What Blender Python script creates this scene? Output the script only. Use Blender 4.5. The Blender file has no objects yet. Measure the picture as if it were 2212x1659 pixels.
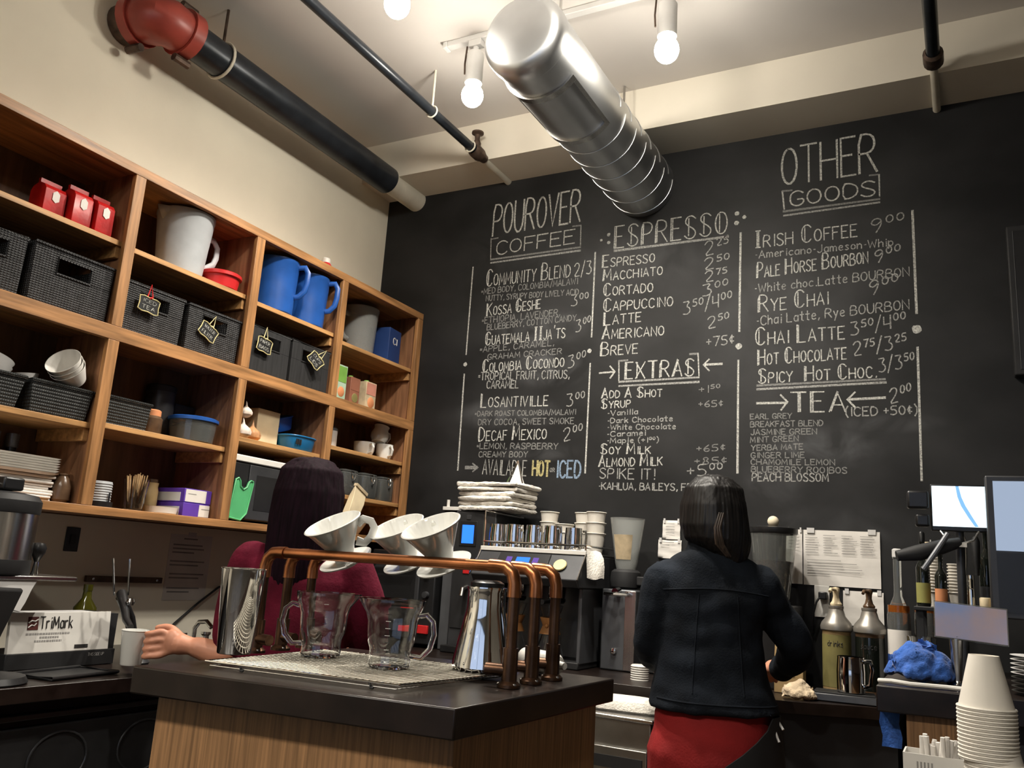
import bpy, bmesh, math, random
from mathutils import Vector, Matrix, noise
random.seed(7)
S = bpy.context.scene
COL = S.collection
PI = math.pi

# ---------------------------------------------------------------- camera
cam_d = bpy.data.cameras.new('camera'); cam = bpy.data.objects.new('camera', cam_d); COL.objects.link(cam)
cam_d.sensor_width = 36.0; cam_d.lens = 1841.32 / 2212 * 36.0; cam_d.clip_start = 0.02; cam_d.clip_end = 60
right = Vector((0.8839396, 0.46321245, 0.06391416)); down = Vector((-0.04418728, 0.21881993, -0.97476424)); fwd = Vector((-0.46550862, 0.85880851, 0.2138917))
cam.matrix_world = Matrix(((right.x, -down.x, -fwd.x, 2.815), (right.y, -down.y, -fwd.y, 0.0), (right.z, -down.z, -fwd.z, 1.27), (0, 0, 0, 1)))
S.camera = cam
# ---------------------------------------------------------------- world, exposure
W = bpy.data.worlds.new('evening_sky'); S.world = W; W.use_nodes = True
W.node_tree.nodes['Background'].inputs[0].default_value = (0.55, 0.68, 0.95, 1)
W.node_tree.nodes['Background'].inputs[1].default_value = 0.5
S.view_settings.view_transform = 'Standard'; S.view_settings.look = 'None'; S.view_settings.gamma = 1.0
S.view_settings.use_curve_mapping = False
S.view_settings.exposure = 1.22
S.cycles.caustics_reflective = False; S.cycles.caustics_refractive = False
S.cycles.max_bounces = 10; S.cycles.transparent_max_bounces = 16
BULB = 52.0      # radiance of every glowing bulb on the tracks
SPOT = 40.0      # watts thrown downward by the reflector of every bulb

# ---------------------------------------------------------------- helpers
class MB:
    """collects shapes into one mesh"""
    def __init__(s, M=None): s.v = []; s.f = []; s.M = M or Matrix.Identity(4)
    def add(s, vs, fs):
        n = len(s.v); s.v += [s.M @ Vector(p) for p in vs]; s.f += [tuple(n + i for i in f) for f in fs]; return s
    def box(s, x0, x1, y0, y1, z0, z1):
        return s.add([(x0,y0,z0),(x1,y0,z0),(x1,y1,z0),(x0,y1,z0),(x0,y0,z1),(x1,y0,z1),(x1,y1,z1),(x0,y1,z1)],
                     [(0,3,2,1),(4,5,6,7),(0,1,5,4),(1,2,6,5),(2,3,7,6),(3,0,4,7)])
    def cbox(s, c, d): return s.box(c[0]-d[0]/2, c[0]+d[0]/2, c[1]-d[1]/2, c[1]+d[1]/2, c[2]-d[2]/2, c[2]+d[2]/2)
    def lathe(s, prof, c=(0,0,0), seg=28, A=None):
        A = A or Matrix.Identity(3); c = Vector(c); vs = []; rows = []
        for r, z in prof:
            if r < 1e-6: rows.append([len(vs)]); vs.append(c + A @ Vector((0,0,z)))
            else:
                rows.append(list(range(len(vs), len(vs)+seg)))
                vs += [c + A @ Vector((r*math.cos(2*PI*i/seg), r*math.sin(2*PI*i/seg), z)) for i in range(seg)]
        fs = []
        for a, b in zip(rows, rows[1:]):
            if len(a) == 1 and len(b) == 1: continue
            for i in range(seg):
                j = (i+1) % seg
                if len(a) == 1: fs.append((a[0], b[j], b[i]))
                elif len(b) == 1: fs.append((a[i], a[j], b[0]))
                else: fs.append((a[i], a[j], b[j], b[i]))
        return s.add(vs, fs)
    def tube(s, pts, r, seg=8, cap=True, closed=False, squash=1.0):
        pts = [Vector(p) for p in pts]; n = len(pts); rs = r if isinstance(r, (list, tuple)) else [r]*n
        T = []
        for i in range(n):
            if closed: t = pts[(i+1) % n] - pts[i-1]
            else: t = pts[min(i+1, n-1)] - pts[max(i-1, 0)]
            T.append(t.normalized())
        u = T[0].orthogonal().normalized() if abs(T[0].z) > .9 else T[0].cross(Vector((0,0,1))).normalized()
        vs = []; 
        for i in range(n):
            u = (u - T[i]*u.dot(T[i])).normalized(); w = T[i].cross(u)
            vs += [pts[i] + (u*math.cos(2*PI*k/seg) + w*math.sin(2*PI*k/seg)*squash)*rs[i] for k in range(seg)]
        fs = []
        for i in range(n if closed else n-1):
            for k in range(seg):
                a = i*seg; b = ((i+1) % n)*seg; q = (k+1) % seg
                fs.append((a+k, a+q, b+q, b+k))
        if cap and not closed: fs.append(tuple(range(seg-1, -1, -1))); fs.append(tuple((n-1)*seg + k for k in range(seg)))
        return s.add(vs, fs)
    def loft(s, rings, cap=True):
        m = len(rings[0]); vs = [p for r in rings for p in r]; fs = []
        for i in range(len(rings)-1):
            for k in range(m):
                q = (k+1) % m; fs.append((i*m+k, i*m+q, (i+1)*m+q, (i+1)*m+k))
        if cap: fs.append(tuple(range(m-1, -1, -1))); fs.append(tuple((len(rings)-1)*m + k for k in range(m)))
        return s.add(vs, fs)
    def ball(s, c, r, seg=14):
        r = r if isinstance(r, (list, tuple)) else (r, r, r); n = seg//2; vs = []; rows = []
        for i in range(n+1):
            t = PI*i/n
            if i in (0, n): rows.append([len(vs)]*seg); vs.append((c[0], c[1], c[2]-r[2]*math.cos(t)))
            else:
                rows.append(list(range(len(vs), len(vs)+seg)))
                vs += [(c[0]+r[0]*math.sin(t)*math.cos(2*PI*k/seg), c[1]+r[1]*math.sin(t)*math.sin(2*PI*k/seg), c[2]-r[2]*math.cos(t)) for k in range(seg)]
        fs = []
        for a, b in zip(rows, rows[1:]):
            for k in range(seg):
                q = (k+1) % seg; f = [a[k], a[q], b[q], b[k]]; g = []
                for x in f:
                    if x not in g: g.append(x)
                fs.append(tuple(g))
        return s.add(vs, fs)
    def prism(s, poly, z0, z1):
        n = len(poly)
        return s.add([(p[0],p[1],z0) for p in poly]+[(p[0],p[1],z1) for p in poly],
                     [tuple(range(n-1,-1,-1)), tuple(range(n,2*n))]+[(i,(i+1)%n,n+(i+1)%n,n+i) for i in range(n)])
    def mesh(s, name='m'):
        me = bpy.data.meshes.new(name); me.from_pydata([tuple(p) for p in s.v], [], s.f); me.update(); return me

def ring(c, rx, ry, n=28, rot=0.0, ridge=0.0, k=12, ph=0.0, pw=1.0):
    out = []; cr, sr = math.cos(rot), math.sin(rot)
    for i in range(n):
        t = 2*PI*i/n; q = 1 + ridge*math.sin(k*t+ph)
        ca, sa = math.cos(t), math.sin(t)
        x = rx*q*math.copysign(abs(ca)**pw, ca); y = ry*q*math.copysign(abs(sa)**pw, sa)
        out.append(Vector((c[0]+x*cr-y*sr, c[1]+x*sr+y*cr, c[2])))
    return out

def finish(me, angle=35):
    bm = bmesh.new(); bm.from_mesh(me); bmesh.ops.recalc_face_normals(bm, faces=bm.faces); bm.to_mesh(me); bm.free()
    me.polygons.foreach_set('use_smooth', [True]*len(me.polygons))
    me.set_sharp_from_angle(angle=math.radians(angle)); me.update()

def obj(name, mb, mat, parent=None, bevel=0.0, angle=35, label=None):
    me = mb.mesh(name) if isinstance(mb, MB) else mb
    finish(me, angle)
    o = bpy.data.objects.new(name, me); COL.objects.link(o)
    me.materials.clear(); me.materials.append(mat)
    if parent is not None: o.parent = parent
    if bevel:
        b = o.modifiers.new('bevel', 'BEVEL'); b.width = bevel; b.segments = 2; b.limit_method = 'ANGLE'; b.angle_limit = math.radians(40)
    if label: o['label'] = label
    return o

def tag(o, label, cat, group=None):
    o['label'] = label; o['category'] = cat
    if group: o['group'] = group
    return o

def thing(name, label, cat, loc=(0,0,0), rotz=0.0, group=None, M=None):
    o = bpy.data.objects.new(name, None); COL.objects.link(o); o.empty_display_size = .05
    if M is not None: o.matrix_world = M
    else: o.location = loc; o.rotation_euler = (0, 0, rotz)
    return tag(o, label, cat, group)

def solo(name, mb, mat, label, cat, loc=(0,0,0), rotz=0.0, group=None, bevel=0.0, angle=35):
    o = obj(name, mb, mat, None, bevel, angle); o.location = loc; o.rotation_euler = (0, 0, rotz)
    return tag(o, label, cat, group)

def struct(name, mb, mat, parent=None, label=None, bevel=0.0):
    o = obj(name, mb, mat, parent, bevel)
    if parent is None: o['kind'] = 'structure'
    if label: o['label'] = label
    return o

def dup(root, loc=None, rotz=None, label=None, group=None, M=None):
    kids = {}
    for o in bpy.data.objects:
        if o.parent: kids.setdefault(o.parent.name, []).append(o)
    def rec(o, par):
        c = o.copy(); COL.objects.link(c); c.parent = par
        for k in kids.get(o.name, []): rec(k, c)
        return c
    r = rec(root, None)
    if M is not None: r.matrix_world = M
    else:
        if loc is not None: r.location = loc
        if rotz is not None: r.rotation_euler = (0, 0, rotz)
    if label: r['label'] = label
    if group: r['group'] = group
    return r

def remesh(mb, vox, smooth=6, fac=0.5, disp=None):
    me = mb.mesh('tmp'); o = bpy.data.objects.new('tmp', me); COL.objects.link(o)
    bm = bmesh.new(); bm.from_mesh(me); bmesh.ops.recalc_face_normals(bm, faces=bm.faces); bm.to_mesh(me); bm.free()
    m = o.modifiers.new('r', 'REMESH'); m.mode = 'VOXEL'; m.voxel_size = vox
    q = o.modifiers.new('s', 'SMOOTH'); q.factor = fac; q.iterations = smooth
    dg = bpy.context.evaluated_depsgraph_get(); out = bpy.data.meshes.new_from_object(o.evaluated_get(dg))
    bpy.data.objects.remove(o); bpy.data.meshes.remove(me)
    if disp:
        for v in out.vertices: v.co += v.normal * disp(v.co)
        out.update()
    return out

def arc(c, r, a0, a1, n, plane='xz'):
    pts = []
    for i in range(n+1):
        t = a0 + (a1-a0)*i/n; u, w = r*math.cos(t), r*math.sin(t)
        pts.append((c[0]+u, c[1], c[2]+w) if plane == 'xz' else (c[0], c[1]+u, c[2]+w) if plane == 'yz' else (c[0]+u, c[1]+w, c[2]))
    return pts

# ---------------------------------------------------------------- materials
def mat(name, col, rough=.5, metal=0.0, var=0.08, scale=12.0, stretch=(1,1,1), bump=0.0, bscale=60.0, trans=0.0, ior=1.45,
        emit=0.0, ecol=None, coat=0.0, alpha=1.0, sheen=0.0, col2=None, contrast=None, spec=.5):
    m = bpy.data.materials.new(name); m.use_nodes = True; nt = m.node_tree; N = nt.nodes; L = nt.links
    b = N['Principled BSDF']; b.inputs['Roughness'].default_value = rough; b.inputs['Metallic'].default_value = metal
    b.inputs['Transmission Weight'].default_value = trans; b.inputs['IOR'].default_value = ior
    b.inputs['Coat Weight'].default_value = coat; b.inputs['Alpha'].default_value = alpha; b.inputs['Sheen Weight'].default_value = sheen
    b.inputs['Specular IOR Level'].default_value = spec
    tc = N.new('ShaderNodeTexCoord'); mp = N.new('ShaderNodeMapping'); mp.inputs['Scale'].default_value = stretch
    L.new(tc.outputs['Object'], mp.inputs['Vector'])
    n = N.new('ShaderNodeTexNoise'); n.inputs['Scale'].default_value = scale; n.inputs['Detail'].default_value = 5
    L.new(mp.outputs['Vector'], n.inputs['Vector'])
    r = N.new('ShaderNodeValToRGB'); c2 = col2 or tuple(min(1, c*(1+2*var)) for c in col); c1 = col if col2 else tuple(c*(1-2*var) for c in col)
    lo, hi = contrast or (.3, .7)
    r.color_ramp.elements[0].position = lo; r.color_ramp.elements[0].color = (*c1, 1); r.color_ramp.elements[1].position = hi; r.color_ramp.elements[1].color = (*c2, 1)
    L.new(n.outputs['Fac'], r.inputs['Fac']); L.new(r.outputs['Color'], b.inputs['Base Color'])
    if bump:
        n2 = N.new('ShaderNodeTexNoise'); n2.inputs['Scale'].default_value = bscale; n2.inputs['Detail'].default_value = 3
        L.new(mp.outputs['Vector'], n2.inputs['Vector'])
        bp = N.new('ShaderNodeBump'); bp.inputs['Strength'].default_value = bump; bp.inputs['Distance'].default_value = .01
        L.new(n2.outputs['Fac'], bp.inputs['Height']); L.new(bp.outputs['Normal'], b.inputs['Normal'])
    if emit:
        b.inputs['Emission Color'].default_value = (*(ecol or col), 1); b.inputs['Emission Strength'].default_value = emit
    return m

def dust(m, blobs):
    """wiped chalk dust left on the board: soft patches broken up by noise"""
    nt = m.node_tree; N = nt.nodes; L = nt.links; b = N['Principled BSDF']; src = b.inputs['Base Color'].links[0].from_socket
    tc = N.new('ShaderNodeTexCoord'); acc = None
    nz = N.new('ShaderNodeTexNoise'); nz.inputs['Scale'].default_value = 5.5; nz.inputs['Detail'].default_value = 4; nz.inputs['Distortion'].default_value = 1.2
    L.new(tc.outputs['Object'], nz.inputs['Vector'])
    for (x, z, rx, rz, k) in blobs:
        mp = N.new('ShaderNodeMapping'); mp.vector_type = 'TEXTURE'; mp.inputs['Location'].default_value = (x, 3.6, z); mp.inputs['Scale'].default_value = (rx, 1, rz)
        L.new(tc.outputs['Object'], mp.inputs['Vector']); le = N.new('ShaderNodeVectorMath'); le.operation = 'LENGTH'; L.new(mp.outputs['Vector'], le.inputs[0])
        mr = N.new('ShaderNodeMapRange'); mr.interpolation_type = 'SMOOTHSTEP'; mr.inputs['From Min'].default_value = 1.0; mr.inputs['From Max'].default_value = .3; mr.inputs['To Max'].default_value = k
        L.new(le.outputs['Value'], mr.inputs['Value'])
        if acc is None: acc = mr.outputs['Result']
        else:
            ad = N.new('ShaderNodeMath'); ad.operation = 'MAXIMUM'; L.new(acc, ad.inputs[0]); L.new(mr.outputs['Result'], ad.inputs[1]); acc = ad.outputs[0]
    nr = N.new('ShaderNodeMapRange'); nr.inputs['From Min'].default_value = .36; nr.inputs['From Max'].default_value = .68; L.new(nz.outputs['Fac'], nr.inputs['Value'])
    mu = N.new('ShaderNodeMath'); mu.operation = 'MULTIPLY'; L.new(acc, mu.inputs[0]); L.new(nr.outputs['Result'], mu.inputs[1])
    mx = N.new('ShaderNodeMix'); mx.data_type = 'RGBA'; L.new(mu.outputs[0], mx.inputs['Factor']); L.new(src, mx.inputs['A']); mx.inputs['B'].default_value = (.075, .077, .082, 1)
    L.new(mx.outputs['Result'], b.inputs['Base Color'])

def wicker_mat(name, col, fy, fz):
    m = mat(name, col, .55, var=.25, scale=40); nt = m.node_tree; N = nt.nodes; L = nt.links; b = N['Principled BSDF']
    tc = N.new('ShaderNodeTexCoord'); sp = N.new('ShaderNodeSeparateXYZ'); L.new(tc.outputs['Object'], sp.inputs[0])
    def osc(sock, f, ph=0.0):
        a = N.new('ShaderNodeMath'); a.operation = 'MULTIPLY'; a.inputs[1].default_value = f; L.new(sock, a.inputs[0])
        s = N.new('ShaderNodeMath'); s.operation = 'SINE'; L.new(a.outputs[0], s.inputs[0]); return s.outputs[0]
    ad = N.new('ShaderNodeMath'); ad.operation = 'ADD'; L.new(sp.outputs['X'], ad.inputs[0]); L.new(sp.outputs['Y'], ad.inputs[1])
    p = N.new('ShaderNodeMath'); p.operation = 'MULTIPLY'; L.new(osc(ad.outputs[0], fy), p.inputs[0]); L.new(osc(sp.outputs['Z'], fz), p.inputs[1])
    q = N.new('ShaderNodeMath'); q.operation = 'ABSOLUTE'; L.new(p.outputs[0], q.inputs[0])
    bp = N.new('ShaderNodeBump'); bp.inputs['Strength'].default_value = 1.0; bp.inputs['Distance'].default_value = .004
    L.new(q.outputs[0], bp.inputs['Height']); L.new(bp.outputs['Normal'], b.inputs['Normal'])
    return m

m_cream = mat('cream_wall_paint', (.90,.84,.70), .75, var=.02, scale=3, bump=.03, bscale=120)
m_ceil = mat('ceiling_paint', (.57,.54,.515), .8, var=.02, scale=2)
m_soffit = mat('soffit_paint', (.70,.65,.56), .75, var=.02, scale=3)
m_board = mat('chalkboard_paint', (.0150,.0150,.0156), .6, spec=.35, var=.35, scale=2.2, contrast=(.35,.8), stretch=(1,1,1.4))
dust(m_board, [(.98,2.44,.34,.13,.75),(1.05,2.24,.30,.12,.9),(.85,2.02,.35,.10,.9),(1.0,1.83,.3,.06,.6),(1.55,2.75,.5,.2,.35),(2.30,1.84,.30,.11,.75),(2.12,1.70,.16,.14,.5),(2.35,1.52,.4,.12,.25),(2.55,1.93,.25,.05,.6),(2.1,2.35,.5,.5,.18),(.9,2.9,.5,.3,.2)])
m_floor = mat('dark_floor', (.05,.045,.04), .5, var=.2, scale=5)
m_room = mat('room_wall_paint', (.35,.33,.30), .8, var=.05, scale=3)
m_wood_y = mat('oak_along', (.34,.168,.066), .42, var=.22, scale=4, stretch=(14,1,14), bump=.05, bscale=8)
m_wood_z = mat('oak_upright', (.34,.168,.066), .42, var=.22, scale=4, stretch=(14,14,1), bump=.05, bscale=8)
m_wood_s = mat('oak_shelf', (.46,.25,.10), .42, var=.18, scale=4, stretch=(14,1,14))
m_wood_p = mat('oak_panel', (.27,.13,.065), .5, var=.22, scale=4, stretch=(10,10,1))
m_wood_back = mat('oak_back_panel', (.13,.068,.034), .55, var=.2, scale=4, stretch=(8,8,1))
m_front = mat('oak_veneer_front', (.26,.14,.064), .45, var=.2, scale=6, stretch=(34,34,.8), contrast=(.3,.72))
m_lam = mat('dark_laminate', (.013,.0085,.007), .3, var=.2, scale=18, coat=.0, spec=.35)
m_black = mat('black_plastic', (.012,.012,.013), .35, var=.1)
m_bmatte = mat('matte_black', (.014,.014,.015), .6, var=.15)
m_dark = mat('dark_grey_metal', (.045,.046,.05), .4, metal=.3, var=.1)
m_grey = mat('grey_painted_metal', (.12,.125,.135), .42, metal=.5, var=.06)
m_steel = mat('brushed_steel', (.58,.57,.55), .24, metal=1.0, var=.06, scale=6, stretch=(30,30,1))
m_wire = mat('bright_wire', (.78,.74,.64), .42, metal=.55, var=.05)
m_chrome = mat('polished_steel', (.78,.77,.75), .06, metal=1.0, var=.02)
m_dsteel = mat('dull_steel', (.30,.29,.27), .35, metal=1.0, var=.1, scale=8)
m_duct = mat('galvanised_duct', (.56,.57,.58), .36, metal=1.0, var=.05, scale=4)
m_copper = mat('aged_copper', (.40,.155,.065), .3, metal=1.0, var=.25, scale=9)
m_copper_d = mat('tarnished_copper', (.10,.055,.034), .38, metal=1.0, var=.3, scale=12)
m_redpaint = mat('red_pipe_paint', (.33,.055,.04), .38, var=.1)
m_pipe = mat('black_iron_pipe', (.022,.026,.033), .33, metal=.35, var=.2, scale=10)
m_iron = mat('rusty_iron', (.09,.06,.045), .55, metal=.6, var=.25, scale=30)
m_wpipe = mat('white_painted_pipe', (.66,.62,.52), .5, var=.05)
m_porc = mat('white_porcelain', (.78,.78,.75), .13, var=.02, coat=.3)
m_white = mat('white_plastic', (.72,.70,.66), .4, var=.03)
m_paper = mat('white_paper', (.74,.71,.67), .8, var=.04, scale=8, bump=.12, bscale=14)
m_cup = mat('paper_cup', (.76,.72,.65), .6, var=.02)
m_cloth = mat('white_towel', (.82,.78,.71), .95, var=.08, scale=30, bump=.4, bscale=160, sheen=.3)
m_beige = mat('beige_cloth', (.68,.54,.37), .95, var=.12, scale=24, bump=.4, bscale=120, sheen=.2)
m_bluecloth = mat('blue_cloth', (.03,.11,.42), .95, var=.2, scale=20, bump=.4, bscale=120, sheen=.3)
m_glass = mat('clear_glass', (.97,.98,.98), .02, trans=1.0, ior=1.45, var=0)
m_jar = mat('jar_glass', (.75,.78,.76), .05, trans=.9, ior=1.4, var=.03)
m_frost = mat('frosted_plastic', (.74,.77,.80), .35, trans=.42, ior=1.3, var=.05)
m_clearp = mat('clear_plastic', (.84,.86,.84), .25, trans=.75, ior=1.2, var=0)
m_bluep = mat('blue_plastic', (.016,.085,.34), .35, var=.08)
m_blued = mat('cyan_plastic', (.012,.15,.36), .35, var=.08)
m_redp = mat('red_plastic', (.52,.02,.022), .35, var=.08)
m_redbag = mat('red_foil', (.42,.010,.010), .35, var=.2, scale=10, bump=.2, bscale=18)
m_green = mat('green_plastic', (.09,.42,.17), .4, var=.06, alpha=1)
m_purple = mat('purple_card', (.10,.04,.36), .55, var=.08)
m_brown = mat('brown_glaze', (.10,.06,.035), .25, var=.25, scale=14)
m_stick = mat('birch_stick', (.58,.37,.18), .7, var=.15)
m_tan = mat('tan_bottle', (.36,.25,.12), .4, var=.1)
m_lightwood = mat('pale_card', (.72,.60,.40), .7, var=.06)
m_wicker = wicker_mat('black_wicker', (.028,.028,.03), 300, 420)
m_bin = mat('black_fabric', (.014,.014,.015), .8, var=.2, stretch=(12,12,1), scale=8)
m_bplastic = wicker_mat('black_lattice', (.02,.022,.022), 420, 300)
m_red = mat('dark_red_knit', (.105,.006,.020), .9, var=.15, scale=14, bump=.15, bscale=120, spec=.2)
m_denim = mat('dark_denim', (.0085,.0115,.017), .9, var=.3, scale=9, bump=.2, bscale=200, spec=.2)
m_trouser = mat('red_twill', (.27,.011,.012), .85, var=.12, scale=9, bump=.15, bscale=160)
m_apron = mat('black_apron', (.010,.010,.011), .9, var=.15)
m_skin = mat('skin', (.60,.27,.17), .5, var=.08, scale=9)
m_hair1 = mat('dark_plum_hair', (.0075,.0020,.0050), .8, var=.3, scale=10, stretch=(14,14,1), spec=.12)
m_hair2 = mat('black_hair', (.006,.005,.0048), .45, var=.4, scale=10, stretch=(14,14,1), spec=.4)
m_strand = mat('brown_hair_strand', (.05,.035,.026), .4, var=.3, stretch=(14,14,1))
m_bulb = mat('glowing_bulb', (1,1,1), .3, emit=BULB, ecol=(1.0,.93,.80), var=0)
m_lampbody = mat('white_lamp_body', (.62,.61,.60), .4, var=.02)
m_screen = mat('lit_screen', (.02,.02,.02), .2, emit=1.0, ecol=(.75,.92,1.0), var=0)
m_screen_b = mat('lit_screen_blue', (.02,.02,.02), .2, emit=.55, ecol=(.20,.45,.85), var=0)
m_scr_dim = mat('dim_screen', (.02,.02,.02), .25, emit=.24, ecol=(.62,.76,1.0), var=0)
m_lcd = mat('blue_lcd', (.01,.01,.02), .2, emit=.9, ecol=(.02,.16,1.0), var=0)
m_lcd_p = mat('violet_lcd', (.01,.01,.02), .2, emit=.22, ecol=(.35,.18,.9), var=0)
m_chalk = mat('chalk', (.62,.62,.58), .95, var=.3, scale=140, contrast=(.34,.66), col2=(.20,.20,.195))
m_chalk_m = mat('chalk_mid', (.42,.42,.40), .95, scale=140, contrast=(.34,.7), col2=(.10,.10,.10))
m_chalk_f = mat('chalk_faint', (.26,.26,.25), .95, scale=140, contrast=(.36,.7), col2=(.10,.10,.10))
m_chalk_y = mat('chalk_yellow', (.50,.44,.20), .95, scale=140, contrast=(.36,.7), col2=(.16,.14,.08))
m_chalk_b = mat('chalk_blue', (.26,.36,.50), .95, scale=140, contrast=(.36,.7), col2=(.10,.13,.18))
m_smudge = mat('chalk_smudge', (.05,.05,.052), .9, scale=9, contrast=(.35,.7), col2=(.03,.03,.031))
m_ink = mat('black_ink', (.02,.018,.018), .7, var=.1)
m_inkgrey = mat('grey_print', (.30,.29,.28), .8, var=.1)
m_logo = mat('maroon_print', (.09,.018,.015), .7, var=.15)
m_trib = mat('cream_ribbon', (.62,.55,.30), .7, var=.1)
m_gold = mat('gold_edge', (.60,.52,.25), .5, var=.1)
m_redrib = mat('red_ribbon', (.75,.03,.03), .5, var=.1)
m_amber = mat('amber_liquor', (.50,.14,.02), .08, trans=.6, ior=1.35, var=.05)
m_darkglass = mat('dark_bottle_glass', (.008,.010,.008), .08, var=.05, coat=.5)
m_olive = mat('olive_label', (.28,.27,.08), .7, var=.1)
m_orange = mat('orange_label', (.62,.25,.11), .7, var=.1)
m_yellowlab = mat('yellow_label', (.20,.175,.06), .7, var=.1)
m_pewter = mat('pewter_plastic', (.30,.28,.25), .38, metal=.55, var=.08)
m_bean = mat('coffee_beans', (.05,.02,.012), .5, var=.4, scale=60, bump=.6, bscale=90)
m_label = mat('cream_label', (.50,.40,.26), .7, var=.15, scale=20)
m_oil = mat('olive_oil', (.05,.047,.005), .1, trans=.2, var=.1)
m_cork = mat('cork_wood', (.55,.26,.09), .6, var=.15)
m_garlic = mat('papery_skin', (.70,.60,.52), .6, var=.1, scale=20)
m_onion = mat('copper_skin', (.55,.28,.13), .4, var=.2, scale=20)
m_flour = mat('flour', (.75,.66,.50), .9, var=.05)
m_seafoam = mat('pale_green_card', (.36,.50,.38), .6, var=.1)
m_pinkcard = mat('pink_card', (.52,.22,.16), .6, var=.1)
m_browncard = mat('brown_card', (.26,.10,.06), .6, var=.1)
m_greencard = mat('leaf_green_card', (.16,.34,.06), .6, var=.1)
m_bluebox = mat('navy_card', (.015,.045,.17), .55, var=.05)
m_film_reflection = mat('acrylic_painted_reflection', (.22,.30,.55), .15, var=.35, scale=7, contrast=(.35,.65), col2=(.42,.32,.33))  # blue and pink reflections painted into the base colour of the film
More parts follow.
